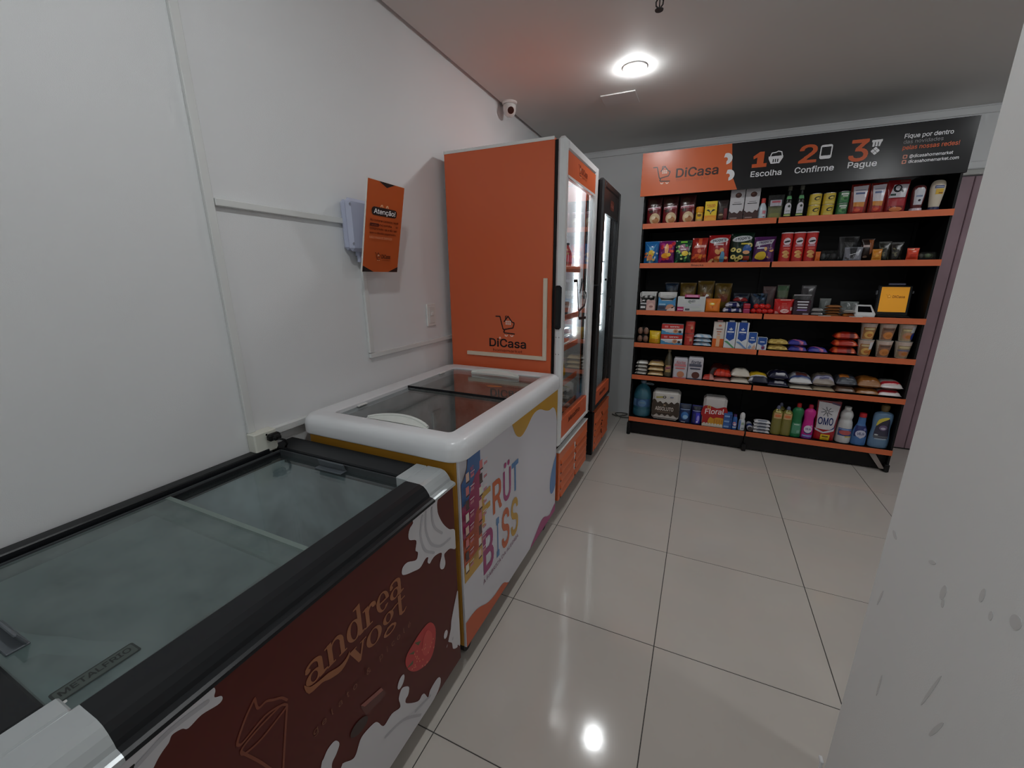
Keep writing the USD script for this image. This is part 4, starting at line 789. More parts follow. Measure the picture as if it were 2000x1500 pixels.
for x, nm in ((.791, 'left'), (.888, 'right')): carton('cocoa_box', 'tall white box with a dark brown foot, %s one of two' % nm, 'box', 1, x, .092, .205, .05, S(206, 204, 208), wb, group='white and brown boxes on the top shelf')
bottle('vinegar_bottle', 'small pale blue bottle with a red cap on the top shelf', 'bottle', 1, .961, [(0, 0), (.026, 0), (.028, .005), (.028, .055), (.024, .080), (.013, .105), (.011, .112), (0, .112)], S(196, 208, 218), [(0, .108), (.013, .108), (.014, .112), (.014, .136), (.012, .140), (0, .140)], S(196, 56, 48), lambda P: (P.rect(.0, .035, .022, .056, S(206, 120, 136)), P.rect(-.004, .018, .020, .030, S(226, 226, 232)), P.rect(.006, .012, .018, .018, S(190, 90, 100))))
bag('grain_bag', 'clear bag with a pink label and green contents beside the dark bottles', 'bag', 1, 1.040, .098, .158, .045, None, lambda P, w, h: (P.rect(-w*.36, h*.52, w*.34, h*.78, S(176, 172, 184)), P.rect(-w*.26, h*.66, w*.26, h*.74, S(190, 96, 108))), yf=2.80, seed=6, m=CLEAR, wr=.16)
part('/World/grain_bag', 'contents', shift(sheet(.088, .085, .040, gusset=.9, seed=6, wr=.05)[0], 0, 0, .001), cmat(S(126, 128, 74), .6), True)
OILP = [(0, 0), (.024, 0), (.0255, .004), (.0255, .100), (.022, .122), (.012, .142), (.0105, .160), (.0105, .186), (0, .186)]
for x, nm in ((1.116, 'left'), (1.188, 'right')):
    bottle('olive_oil_bottle', 'dark glass bottle with white label and green neck band, %s one' % nm, 'bottle', 1, x, OILP, S(16, 22, 16), [(0, .180), (.0125, .180), (.0125, .204), (.011, .207), (0, .207)], S(104, 104, 92), lambda P: (P.poly(unary_union([RR(-.021, .026, .021, .075, .006), E_(0, .072, .021, .026)]), S(214, 212, 220)), P.rect(-.022, .014, .022, .022, S(206, 222, 130)), P.rect(-.022, .024, .022, .028, S(90, 130, 60)), P.ell(.004, .076, .007, .008, S(40, 52, 44)), P.rect(-.012, .044, .012, .047, S(120, 140, 110)), P.rect(-.016, .122, .016, .146, S(112, 176, 122))), yf=2.80, group='dark oil bottles on the top shelf')
def can(name, label, k, x, r, h, col, draw, yf=YFR, z=0., group=None):
    t = item(name, label, 'can', k, x, 2*r, yf, z, 0, group); pr_ = [(0, 0), (r-.003, 0), (r, .002), (r, h-.004), (r-.002, h-.001), (r-.004, h), (r-.006, h-.003), (0, h-.003)]
    part(t, 'can_body', lathe(pr_, 28), cmat(col, .25), 40); part(t, 'can_rim', lathe([(r-.0035, h-.002), (r+.0006, h-.002), (r+.0006, h+.0002), (r-.0035, h+.0004)], 28), mat('tin', (.7, .7, .7), .25, 1.), 40)
    art(t, 'printed_label', wrap([(r, 0), (r, h)]), draw, (.012, .02)); return t
YC = lambda P: (P.rect(-.030, .004, .030, .068, S(214, 186, 62)), P.ell(.006, .042, .018, .012, S(44, 42, 24), 15), P.ell(.008, .041, .012, .007, S(214, 190, 80), 15), P.rect(-.026, .008, .028, .020, S(222, 200, 96)), P.ell(.022, .054, .003, .003, S(60, 54, 30)))
for x, a in ((1.273, 'left'), (1.351, 'right')):
    for j, b in ((0, 'lower'), (1, 'upper')): can('yellow_can', 'yellow food can, %s one of the %s stack, top shelf' % (b, a), 1, x, .0355, .073, S(206, 176, 58), YC, z=.073*j, group='stacked yellow cans')
GC = lambda P: (P.rect(-.028, .004, .028, .069, S(40, 110, 62)), P.ell(.0, .03, .020, .014, S(88, 150, 84)), P.ell(.006, .028, .011, .008, S(30, 92, 48)), P.rect(-.020, .052, .022, .064, S(206, 216, 204)), P.rect(-.012, .042, .018, .048, S(226, 230, 220)))
for j, b in ((0, 'lower'), (1, 'upper')): can('green_can', 'green and white food can, %s one of its stack on the top shelf' % b, 1, 1.430, .032, .074, S(36, 96, 56), GC, z=.074*j, group='stacked green cans')
def kp(P, w, h):
    P.poly(PL((-w*.40, h*.92), (w*.40, h*.95), (w*.30, h*.40), (-w*.30, h*.40)), S(214, 208, 216)); P.rect(-w*.24, h*.66, w*.24, h*.72, S(96, 110, 150)); P.rect(-w*.28, h*.78, w*.28, h*.81, S(150, 150, 170))
    P.poly(PL((-w*.30, h*.40), (w*.30, h*.40), (w*.28, h*.24), (-w*.28, h*.26)), S(206, 132, 54)); P.poly(PL((-w*.28, h*.24), (w*.28, h*.24), (w*.26, h*.05), (-w*.26, h*.05)), S(176, 40, 30)); P.ell(-w*.05, h*.14, w*.16, h*.05, S(214, 80, 40))
for x, w, nm in ((1.513, .101, 'left'), (1.611, .088, 'right')): bag('tomato_sauce_pouch', 'red sauce pouch with white and orange label, %s one of two' % nm, 'pouch', 1, x, w, .188, .045, S(128, 34, 26), kp, gusset=.75, pinch=.02, seed=int(x*50), group='red sauce pouches on the top shelf', rough=.2)
bag('big_sauce_pouch', 'large dark red pouch with a white label and a black letter mark', 'pouch', 1, 1.709, .110, .196, .05, S(134, 30, 34), lambda P, w, h: (P.poly(PL((-w*.40, h*.46), (w*.36, h*.46), (w*.46, h*.86), (-w*.22, h*.86)), S(206, 202, 208)), P.poly(E_(-w*.05, h*.74, w*.20, h*.12).difference(E_(-w*.03, h*.75, w*.12, h*.075)), S(24, 24, 30)), P.poly(PL((w*.02, h*.70), (w*.22, h*.60), (w*.26, h*.64), (w*.08, h*.76)), S(24, 24, 30)), P.rect(-w*.34, h*.52, -w*.1, h*.58, S(44, 70, 62)), P.poly(R_(-w*.38, h*.20, w*.38, h*.42), S(164, 34, 44)), P.ell(0, h*.10, w*.30, h*.07, S(206, 120, 70)), P.rect(w*.02, h*.93, w*.42, h*.98, S(120, 70, 60))), gusset=.75, pinch=.02, seed=11, rough=.18)
bottle('squeeze_ketchup', 'dark red upside-down squeeze bottle with a white cap at its foot', 'bottle', 1, 1.817, [(0, .018), (.026, .018), (.028, .03), (.034, .075), (.036, .115), (.032, .146), (.020, .156), (0, .158)], S(92, 30, 32), [(0, 0), (.031, 0), (.032, .003), (.030, .020), (0, .020)], S(214, 200, 210), lambda P: (P.poly(PL((-.022, .040), (.022, .040), (.028, .125), (.016, .140), (-.016, .140), (-.028, .125)), S(204, 204, 212)), P.ell(.004, .066, .007, .007, S(60, 50, 60)), P.rect(-.016, .086, .016, .096, S(130, 140, 170))), sy=.7)
bottle('squeeze_mayonnaise', 'cream coloured upside-down squeeze bottle with a dark blue cap at its foot', 'bottle', 1, 1.905, [(0, .020), (.026, .020), (.027, .03), (.033, .080), (.038, .130), (.034, .165), (.022, .178), (0, .181)], S(214, 202, 182), [(0, 0), (.028, 0), (.029, .003), (.027, .022), (0, .022)], S(36, 44, 84), lambda P: (P.rect(-.022, .130, .024, .146, S(48, 62, 110)), P.rect(-.014, .095, .024, .126, S(220, 176, 52)), P.rect(.0, .100, .020, .106, S(150, 90, 40)), P.rect(-.018, .134, .020, .141, S(150, 160, 190))), sy=.7)

# ===== second shelf: chips
def blobs(P, w, h, seed, cols, n, a, b, area=(-.4, .05, .4, .5)):
    r_ = random.Random(seed)
    for i in range(n):
        x, y = w*r_.uniform(area[0], area[2]), h*r_.uniform(area[1], area[3]); P.poly(E_(x, y, a*r_.uniform(.7, 1.2), b*r_.uniform(.7, 1.2), r_.uniform(0, 180), 5), cols[i % len(cols)])
CH = [('blue', .217, .113, .172, S(36, 104, 168), lambda P, w, h: (P.poly(smooth_poly([(-w*.4, h*.9), (-w*.1, h*.6), (-w*.3, h*.1), (w*.2, h*.05), (w*.1, h*.5), (w*.35, h*.92), (w*.05, h*.66)], 3), S(96, 168, 206)), P.ell(0, h*.42, w*.20, h*.16, S(232, 190, 60)), P.ell(-.01, h*.24, w*.2, h*.12, S(230, 150, 96)), blobs(P, w, h, 1, [S(240, 206, 130), S(226, 110, 60), S(210, 220, 230)], 10, .010, .008)), 'small blue chip bag with yellow blobs, first from the left on the second shelf'),
      ('purple', .333, .122, .172, S(120, 34, 104), lambda P, w, h: (blobs(P, w, h, 2, [S(196, 40, 60), S(170, 40, 120), S(226, 70, 60)], 10, .018, .014, (-.4, .1, .4, .9)), P.ell(0, h*.60, w*.12, h*.26, S(236, 170, 110)), P.poly(E_(-.008, h*.32, w*.24, h*.11), S(240, 160, 40)), P.ell(.02, h*.36, w*.12, h*.08, S(244, 190, 60))), 'small purple and red chip bag with an orange centre'),
      ('green', .457, .122, .172, S(26, 62, 50), lambda P, w, h: (P.rect(-w*.2, h*.88, w*.2, h*.97, S(130, 200, 70)), P.ell(0, h*.62, w*.30, h*.20, S(158, 110, 128)), blobs(P, w, h, 3, [S(150, 206, 110), S(60, 140, 90), S(206, 226, 150)], 16, .010, .007, (-.42, .06, .42, .8)), P.ell(.014, h*.40, w*.20, h*.11, S(232, 200, 60)), P.rect(-w*.16, h*.55, w*.18, h*.60, S(226, 216, 220))), 'small dark green chip bag with lime spots on the second shelf'),
      ('red', .573, .113, .186, S(160, 40, 34), lambda P, w, h: (P.rect(-w*.1, h*.60, w*.12, h*.98, S(206, 90, 52)), P.poly(PL((-w*.36, h*.58), (w*.40, h*.60), (w*.40, h*.70), (-w*.30, h*.68)), S(226, 170, 160)), P.ell(0, h*.46, w*.12, h*.09, S(226, 120, 90)), P.poly(PL((-w*.22, h*.30), (w*.22, h*.32), (w*.12, h*.06), (-w*.16, h*.06)), S(216, 130, 46)), blobs(P, w, h, 4, [S(190, 60, 36), S(214, 90, 40)], 8, .014, .010, (-.4, .05, .4, .3))), 'plain red chip bag with an orange stripe, fourth from the left on the second shelf')]
for i, (nm, x, w, h, c, dr, lb) in enumerate(CH): bag('small_chip_bag', lb, 'chip bag', 2, x, w, h, .06, c, dr, seed=20+i, wr=.16, lean=7, rough=.22, group='small chip bags on the second shelf')
ZT_ = lambda P, w, h: (P.poly(E_(-w*.02, h*.78, w*.42, h*.105, 6), S(196, 200, 204)), P.text("zeppo's", -w*.01, h*.75, h*.095, S(40, 44, 60), w=w*.62, ang=5))
CB = [(.707, .150, .204, S(158, 32, 34), lambda P, w, h: (ZT_(P, w, h), P.rect(-w*.25, h*.60, w*.2, h*.66, S(210, 190, 190)), blobs(P, w, h, 5, [S(222, 160, 96), S(206, 110, 50), S(232, 180, 120)], 9, .020, .013, (-.38, .06, .15, .48)), P.poly(smooth_poly([(w*.08, h*.04), (w*.12, h*.34), (w*.2, h*.38), (w*.28, h*.3), (w*.28, h*.04)], 3), S(90, 150, 184)), P.ell(w*.36, h*.16, .012, .010, S(226, 170, 110))), 'big red chip bag with golden chips on the second shelf'),
      (.862, .154, .214, S(22, 42, 32), lambda P, w, h: (ZT_(P, w, h), P.rect(-w*.05, h*.58, w*.3, h*.63, S(210, 190, 70)), [P.poly(E_(w*a, h*b, .017, .016).difference(E_(w*a, h*b, .005, .005)), S(222, 206, 120)) for a, b in ((-.36, .42), (-.12, .38), (-.34, .18), (-.02, .16), (-.16, .1), (.34, .56))], P.poly(smooth_poly([(w*.05, h*.36), (w*.1, h*.54), (w*.3, h*.56), (w*.42, h*.42), (w*.3, h*.34)], 3), S(44, 88, 160)), P.ell(w*.2, h*.32, w*.15, h*.06, S(222, 166, 120)), P.poly(R_(w*.1, h*.06, w*.36, h*.2), S(150, 60, 40)), P.rect(w*.0, h*.02, w*.3, h*.06, S(40, 66, 130))), 'big dark green chip bag with pale rings on the second shelf'),
      (1.010, .140, .180, S(82, 40, 92), lambda P, w, h: (P.poly(PL((-w*.44, h*.60), (-w*.4, h*.80), (w*.42, h*.88), (w*.30, h*.70)), S(176, 172, 184)), P.text("zeppo's", -w*.01, h*.73, h*.09, S(60, 40, 80), w=w*.6, ang=7), P.rect(-w*.34, h*.50, w*.05, h*.56, S(206, 206, 220)), P.poly(smooth_poly([(-w*.4, h*.16), (-w*.28, h*.36), (0, h*.38), (w*.1, h*.22), (-w*.05, h*.08)], 3), S(222, 190, 56)), blobs(P, w, h, 6, [S(226, 176, 110), S(120, 70, 130)], 8, .013, .010, (-.1, .06, .42, .6))), 'purple chip bag with a yellow chip, last bag before the red tubes')]
for i, (x, w, h, c, dr, lb) in enumerate(CB): bag('big_chip_bag', lb, 'chip bag', 2, x, w, h, .07, c, dr, seed=30+i, wr=.13, lean=6, rough=.2, group='bigger chip bags on the second shelf')
def tubecan(P):
    P.rect(-.036, .004, .036, .190, S(190, 38, 34)); P.poly(E_(0, .140, .023, .024), S(220, 206, 214)); P.poly(E_(.001, .139, .019, .006, 12), S(14, 14, 16)); P.poly(R_(-.022, .104, .022, .118), S(196, 140, 150)); P.rect(-.016, .088, .022, .094, S(226, 120, 100))
    for i, (a, b, c) in enumerate(((-.006, .068, 20), (.008, .062, -15), (-.004, .046, 35), (.006, .036, 0))): P.poly(E_(a, b, .016, .010, c), (S(222, 172, 104), S(206, 148, 84))[i % 2])
first = None
for x, nm in ((1.143, 'left'), (1.2175, 'middle'), (1.292, 'right')):
    lb = 'tall red tube of chips with a white oval, %s one of three' % nm
    if first is None:
        t = item('chip_tube', lb, 'chip tube', 2, x, .0726, YFR, 0, 0, 'red chip tubes on the second shelf'); first = t; r = .0363; h = .196
        part(t, 'tube', lathe([(0, 0), (r-.001, 0), (r, .002), (r, h-.004), (r, h), (0, h)], 30), cmat(S(186, 36, 32), .3), 40); part(t, 'lid', lathe([(0, h-.002), (r+.0012, h-.002), (r+.0012, h+.004), (r-.002, h+.006), (0, h+.005)], 30), cmat(S(222, 206, 212), .3), 40)
        art(t, 'printed_label', wrap([(r, 0), (r, h)]), tubecan, (.010, .03))
    else: dup(first, (x, YFR+.0363, ZS[2]-.0032), 0, lb)
bag('snack_packet', 'small orange packet tucked beside the right red tube', 'packet', 2, 1.336, .030, .066, .014, S(206, 100, 30), seed=41, yf=2.775)
def clam(name, label, k, x, w, d, h, dark, yf, col, seed):
    t = item(name, label, 'plastic tray', k, x, d, yf); part(t, 'lid', loft([rloop(-w/2, w/2, -d/2, d/2, .012), rloop(-w/2+.006, w/2-.006, -d/2+.006, d/2-.006, .012)], [.012, h]), CLEARP, 30)
    part(t, 'tray', loft([rloop(-w/2+.004, w/2-.004, -d/2+.004, d/2-.004, .01), rloop(-w/2, w/2, -d/2, d/2, .012)], [0, .0125]), cmat(S(24, 24, 26), .4)); r_ = random.Random(seed)
    for i in range(9): a, b = r_.uniform(-.38, .38)*w, r_.uniform(-.34, .34)*d; part(t, 'sweet', shift(trimesh.creation.icosphere(2, 1.).apply_scale((.016, .014, h*.30)), a, b, .013+h*.30), cmat(col[i % len(col)], .5), True)
    return t
clam('sweet_tray', 'low clear tray of dark sweets just right of the red tubes', 2, 1.412, .118, .13, .074, 1, 2.80, [S(40, 40, 44), S(60, 64, 66), S(34, 36, 38)], 1)
clam('sweet_tray', 'low clear tray of dark greenish sweets at the right end of the second shelf', 2, 1.932, .094, .12, .052, 1, 2.795, [S(44, 52, 40), S(60, 60, 50), S(96, 110, 80)], 2)
def carrier(P, w, h): P.poly(R_(-w*.5, 0, w*.5, h), S(66, 66, 70)); P.poly(PL((-w*.28, h*.35), (w*.28, h*.35), (w*.20, h), (-w*.20, h)), S(22, 22, 24)); P.rect(-w*.36, h*.20, w*.3, h*.34, S(30, 30, 32))
bag('dark_gift_bag', 'dark grey pouch standing behind the silver bag on the second shelf', 'pouch', 2, 1.535, .116, .172, .04, S(48, 48, 52), lambda P, w, h: (P.poly(PL((-w*.30, h*.36), (w*.30, h*.36), (w*.22, h*.96), (-w*.22, h*.96)), S(20, 20, 22)), P.rect(-w*.38, h*.10, w*.36, h*.20, S(30, 30, 34))), yf=2.92, gusset=.5, seed=42)
bag('silver_bag', 'small silver grey bag with a dark centre on the second shelf', 'bag', 2, 1.540, .102, .092, .045, S(120, 122, 132), lambda P, w, h: (P.poly(PL((-w*.22, h*.98), (w*.20, h*.98), (w*.05, h*.30), (-w*.15, h*.2)), S(40, 42, 46)), P.poly(LN([(-w*.2, h*.45), (w*.1, h*.55)], .004), S(210, 210, 214)), blobs(P, w, h, 9, [S(60, 60, 66)], 4, .008, .006)), seed=43, wr=.2, gusset=.6)
bag('brown_bread_bag', 'brown bag with an orange corner and a white top seam on the second shelf', 'bag', 2, 1.630, .072, .148, .05, S(44, 30, 26), lambda P, w, h: (P.rect(-w*.46, h*.62, w*.46, h*.72, S(200, 180, 176)), P.poly(PL((w*.05, h*.95), (w*.42, h*.95), (w*.42, h*.40), (w*.2, h*.3)), S(150, 84, 44)), P.poly(E_(-w*.1, h*.2, .012, .008), S(150, 120, 100))), yf=2.86, seed=44, wr=.15)
bag('orange_packet', 'small mustard orange packet on the second shelf beside dark bags', 'packet', 2, 1.668, .053, .074, .016, S(206, 130, 30), lambda P, w, h: P.poly(E_(0, h*.4, .010, .006, 20), S(226, 170, 70)), seed=45, lean=5)
for x, h, yf, nm, c in ((1.722, .126, 2.845, 'left', S(34, 34, 26)), (1.788, .120, 2.85, 'right', S(30, 26, 22))): bag('dark_sweet_bag', 'dark olive bag of sweets, %s one, right of the orange packet' % nm, 'bag', 2, x, .070, h, .05, c, lambda P, w, h: blobs(P, w, h, 12, [S(70, 70, 50), S(110, 106, 80), S(40, 40, 32)], 8, .010, .006, (-.36, .1, .36, .9)), yf=yf, seed=int(x*40), wr=.22, gusset=.6)
bag('red_packet', 'bright orange-red packet near the right end of the second shelf', 'packet', 2, 1.853, .062, .076, .02, S(214, 62, 26), lambda P, w, h: (P.poly(PL((-w*.4, h*.86), (w*.1, h*.96), (w*.05, h*.82)), S(240, 196, 170)), P.rect(-w*.2, h*.2, w*.3, h*.5, S(190, 46, 20))), seed=47, lean=4)
# ===== third shelf
def disp(name, label, x, w, h, d, base, cut, draw, yf=YFR):
    """open-fronted display carton with a scooped front and side flaps"""
    t = item(name, label, 'display box', 3, x, d, yf, group='open display boxes on the third shelf'); th = .003; M = cmat(base, .45); Wt = cmat(S(224, 222, 220), .5)
    part(t, 'front_panel', extrude(PL((-w/2, 0), (w/2, 0), (w/2, h*.80), (w*.30, h*cut), (-w*.30, h*cut), (-w/2, h*.80)), 'y', -d/2, -d/2+th), M)
    part(t, 'side_flap', extrude(PL((-d/2, 0), (d/2, 0), (d/2, h), (-d/2+.01, h*.96), (-d/2, h*.8)), 'x', -w/2, -w/2+th), Wt); part(t, 'side_flap', extrude(PL((-d/2, 0), (d/2, 0), (d/2, h), (-d/2+.01, h*.96), (-d/2, h*.8)), 'x', w/2-th, w/2), Wt)
    part(t, 'back_panel', box(-w/2+th, w/2-th, d/2-th, d/2, 0, h), Wt); part(t, 'bottom_panel', box(-w/2+th, w/2-th, -d/2+th, d/2-th, 0, th), Wt)
    art(t, 'printed_front', front(-d/2-.0002), lambda P: draw(P, w, h)); return t
def dA(P, w, h): P.poly(R_(-w*.48, 0, w*.1, h*.46), S(44, 42, 44)); P.rect(-w*.44, h*.34, -w*.02, h*.42, S(206, 204, 206)); P.rect(-w*.42, h*.12, -w*.12, h*.24, S(230, 228, 228)); P.poly(R_(-w*.06, 0, w*.49, h*.56), S(206, 164, 158)); P.poly(smooth_poly([(-w*.04, h*.02), (w*.02, h*.30), (w*.26, h*.42), (w*.44, h*.28), (w*.40, h*.06)], 3), S(226, 190, 180)); P.ell(w*.24, h*.22, w*.12, h*.06, S(170, 120, 112))
t = disp('bar_display_box', 'open white and black display box of bars at the left of the third shelf', .220, .126, .150, .11, S(150, 140, 140), .44, dA)
def dB(P, w, h): P.poly(R_(-w*.5, 0, w*.5, h*.30), S(70, 86, 110)); P.rect(-w*.46, h*.10, -w*.1, h*.26, S(54, 60, 84)); P.rect(-w*.42, h*.33, -w*.06, h*.40, S(170, 206, 230)); P.poly(smooth_poly([(-w*.05, h*.12), (w*.05, h*.34), (w*.32, h*.36), (w*.38, h*.24), (w*.1, h*.1)], 3), S(206, 150, 124)); P.poly(PL((0, 0), (w*.08, h*.12), (w*.45, h*.26), (w*.48, 0)), S(230, 206, 196)); P.ell(w*.34, h*.2, w*.08, h*.03, S(60, 40, 36), 25)
t = disp('bar_display_box', 'open light blue display box of bars beside the white and black one', .371, .138, .148, .11, S(76, 146, 196), .56, dB)
for x0, n_, c, lb in ((.220, 4, S(60, 58, 58), 'silver and black bar lying in the white and black display box'), (.371, 4, S(206, 202, 200), 'white wrapped bar lying in the light blue display box')):
    for j in range(n_):
        q = thing('snack_bar', lb + ', layer %s from below' % ('one', 'two', 'three', 'four')[j], 'snack bar', (x0, YFR+.055, ZS[3]-.0032+.0035+.030*j), 0, 'bars in the open display boxes')
        m_, sf_, uv_ = sheet(.100, .118, .026, seed=60+j+int(x0*10), wr=.1, nu=11, nv=13, crimp=.006); v_ = np.asarray(m_.vertices); part(q, 'wrapper', trimesh.Trimesh(np.c_[v_[:, 2]-.059, v_[:, 0], -v_[:, 1]+.0145], m_.faces, process=False), vmat('printed_film', .25), True, col=colours(uv_, lambda a, b: S(210, 208, 206) if (j+int(b*6)) % 2 else c))
def wh(P, w, h): P.text('WHEY', w*.02, h*.62, h*.16, S(70, 84, 92), w=w*.26); P.poly(LN([(-w*.12, h*.68), (-w*.04, h*.56), (w*.0, h*.6)], .003), S(110, 150, 110)); P.rect(-w*.3, h*.42, w*.36, h*.52, S(206, 208, 214)); P.rect(-w*.32, h*.30, w*.3, h*.34, S(196, 204, 206)); P.rect(-w*.5, 0, -w*.26, h*.32, S(176, 40, 96)); P.rect(-w*.48, h*.12, -w*.28, h*.19, S(236, 196, 214)); P.rect(-w*.2, h*.1, -w*.04, h*.22, S(90, 94, 100)); P.rect(w*.06, h*.08, w*.36, h*.26, S(206, 212, 206))
t = carton('supplement_box', 'wide white box with a pink top tab on the third shelf', 'box', 3, .555, .205, .118, .09, S(210, 212, 212), wh)
art(t, 'pink_tab', front(-.0452), lambda P: (P.rect(-.052, .112, .058, .134, S(190, 70, 124)), P.rect(-.040, .116, .046, .130, S(232, 160, 196)))); part(t, 'tab', box(-.052, .058, -.0450, -.0425, .10, .134), cmat(S(190, 70, 124), .45)); part(t, 'torn_flap', extrude(PL((.088, .112), (.118, .124), (.122, .134), (.104, .140)), 'y', -.042, -.040), cmat(S(224, 222, 220), .5))
bag('biscuit_pack', 'dark blue topped pack standing behind the light blue display box', 'pack', 3, .388, .113, .224, .05, S(34, 28, 32), lambda P, w, h: (P.rect(-w*.44, h*.72, w*.44, h*.97, S(30, 52, 78)), P.ell(-w*.1, h*.84, w*.2, h*.04, S(56, 86, 118))), yf=2.94, seed=50)
for x, h, nm, s_ in ((.517, .223, 'left', 51), (.650, .238, 'middle', 52), (.778, .220, 'right', 53)):
    bag('golden_snack_bag', 'golden olive snack bag standing behind the boxes, %s one of three' % nm, 'snack bag', 3, x, .124, h, .06, S(116, 92, 38), lambda P, w, h: (P.rect(-w*.3, h*.35, w*.3, h*.62, S(126, 78, 44)), P.ell(w*.05, h*.45, w*.22, h*.1, S(122, 60, 50)), blobs(P, w, h, s_, [S(140, 116, 60), S(96, 72, 30)], 6, .016, .012, (-.4, .3, .4, .9))), yf=2.925, seed=s_, wr=.2, rough=.2, group='golden snack bags on the third shelf')
bag('orange_soap_pack', 'plump orange pack with a yellow emblem on the third shelf', 'pack', 3, .712, .108, .106, .05, S(226, 122, 22), lambda P, w, h: (P.ell(-w*.04, h*.62, w*.18, h*.1, S(240, 196, 60)), P.ell(-w*.02, h*.63, w*.1, h*.05, S(250, 232, 190)), P.poly(PL((-w*.08, h*.46), (w*.04, h*.46), (0, h*.28)), S(186, 84, 20)), P.rect(-w*.4, h*.08, w*.4, h*.14, S(206, 100, 16))), seed=54, wr=.14, gusset=.5)
def nv(P, w, l): P.rect(-w*.3, l*.30, w*.3, l*.62, S(206, 206, 216)); P.rect(-w*.24, l*.4, w*.2, l*.5, S(40, 44, 110))
for (x, z, yf, rz, nm) in ((.822, 0, 2.79, 6, 'lower left'), (.885, 0, 2.792, -8, 'lower right'), (.850, .040, 2.80, 3, 'upper')): sack('navy_chocolate_bag', 'navy and white chocolate pack, %s one in the heap' % nm, 'pack', 3, x, .074 if z == 0 else .10, .10, .042, S(34, 38, 96), fn=lambda u, v: S(196, 194, 204) if (abs(u) > .62 and v < .5) or (.12 < v < .2 and u < 0) else S(32, 36, 92), draw=nv, yf=yf, z=z, rz=rz, seed=int(x*99), wr=.22, group='navy chocolate packs on the third shelf')
sack('red_chocolate_pack', 'red pack with a white spot lying on top of the navy packs', 'pack', 3, .903, .10, .09, .034, S(134, 32, 34), fn=lambda u, v: S(222, 206, 206) if (u-.0)**2+(v-.3)**2*4 < .08 else S(136, 34, 36), yf=2.83, z=.083, seed=57, wr=.2)
for x, nm, s_ in ((.915, 'left', 58), (1.035, 'right', 59)): bag('dark_blue_bag', 'dark blue crumpled bag at the back of the third shelf, %s one' % nm, 'bag', 3, x, .116, .145, .07, S(26, 38, 58), lambda P, w, h: blobs(P, w, h, s_, [S(54, 84, 122), S(36, 60, 84), S(22, 40, 44)], 9, .014, .010, (-.4, .3, .4, .95)), yf=2.93, seed=s_, wr=.24, gusset=.8, group='dark blue bags on the third shelf')
for j, nm in ((0, 'lower'), (1, 'upper')): carton('pink_packet', 'small pink and red packet beside the red candies, %s one' % nm, 'packet', 3, .949, .044, .036, .09, (S(176, 50, 96), S(190, 40, 56))[j], lambda P, w, h: P.rect(-w*.4, h*.8, w*.4, h*.95, S(200, 110, 140)), z=.0372*j, group='small pink packets', c=.004)
RC = None; r_ = random.Random(5); k_ = 0
for j in range(2):
    for i in range(4 - (j == 1)):
        lb = 'red wrapped candy, %s row of the heap, %s from the left' % (('lower', 'upper')[j], ('first', 'second', 'third', 'fourth')[i]); x = .995+.037*i+.018*j; zz = .036*j
        if RC is None:
            RC = item('red_candy', lb, 'candy', 3, x, .05, YFR, 0, 0, 'red wrapped candies'); m_ = trimesh.creation.icosphere(3, 1.); v_ = np.asarray(m_.vertices)*[.0195, .023, .0195]; v_ = v_*(1+.16*(meshkit.fbm(v_*60, 3, 3)-.5))[:, None]; m_.vertices = v_+[0, 0, -v_[:, 2].min()]; part(RC, 'wrapper', m_, cmat(S(206, 36, 30), .22), True); part(RC, 'twist', cat_([lathe([(.003, .018), (.012, .028), (0, .026)], 10)]), cmat(S(206, 36, 30), .22))
        else: dup(RC, (x, YFR+.025+.004*j, ZS[3]-.0032+zz), r_.uniform(0, 360), lb)
bag('reddish_pouch', 'dull reddish pouch standing at the back of the third shelf', 'pouch', 3, 1.105, .088, .198, .04, S(92, 56, 58), lambda P, w, h: P.rect(-w*.44, h*.86, w*.44, h*.97, S(110, 86, 86)), yf=2.98, gusset=.6, seed=61)
bag('green_pouch', 'green topped pouch standing at the back of the third shelf', 'pouch', 3, 1.196, .082, .210, .04, S(72, 66, 58), lambda P, w, h: (P.rect(-w*.44, h*.80, w*.44, h*.97, S(52, 100, 50)), P.rect(-w*.42, h*.56, w*.42, h*.80, S(104, 122, 86)), P.rect(-w*.4, h*.40, w*.4, h*.56, S(96, 88, 72))), yf=2.98, gusset=.6, seed=62)
bag('red_wafer_bag', 'bright red bag with a white oval at its foot on the third shelf', 'bag', 3, 1.187, .124, .112, .06, S(190, 30, 30), lambda P, w, h: (P.rect(-w*.2, h*.92, w*.34, h*.96, S(240, 220, 216)), [P.rect(-w*.12, h*a, w*.14, h*(a+.03), S(216, 110, 100)) for a in (.50, .60, .70)], P.poly(E_(w*.06, h*.24, w*.22, h*.13), S(232, 190, 184)), P.text('KitKat', w*.06, h*.20, h*.10, S(186, 30, 30), w=w*.3), P.rect(w*.34, h*.28, w*.46, h*.5, S(222, 190, 184)), P.poly(PL((-w*.42, h*.05), (-w*.2, h*.05), (-w*.3, h*.2), (-w*.42, h*.22)), S(226, 150, 140))), seed=63, wr=.12, gusset=.7, rough=.2)
def pb(P, w, h): P.poly(PL((-w*.30, h*.30), (w*.30, h*.30), (w*.34, h*.40), (-w*.24, h*.40)), S(150, 128, 190)); P.rect(w*.1, h*.04, w*.44, h*.14, S(170, 160, 170))
t = carton('purple_bar_box', 'dark purple display box of white bars beside the red bag', 'display box', 3, 1.300, .104, .105, .08, S(54, 24, 40), pb, yf=2.80)
part(t, 'clear_cover', box(-.055, .045, -.036, .038, .106, .146, .003), CLEARP); part(t, 'cover_edge', box(-.060, .048, -.040, -.036, .138, .147, .001), cmat(S(150, 148, 152), .3))
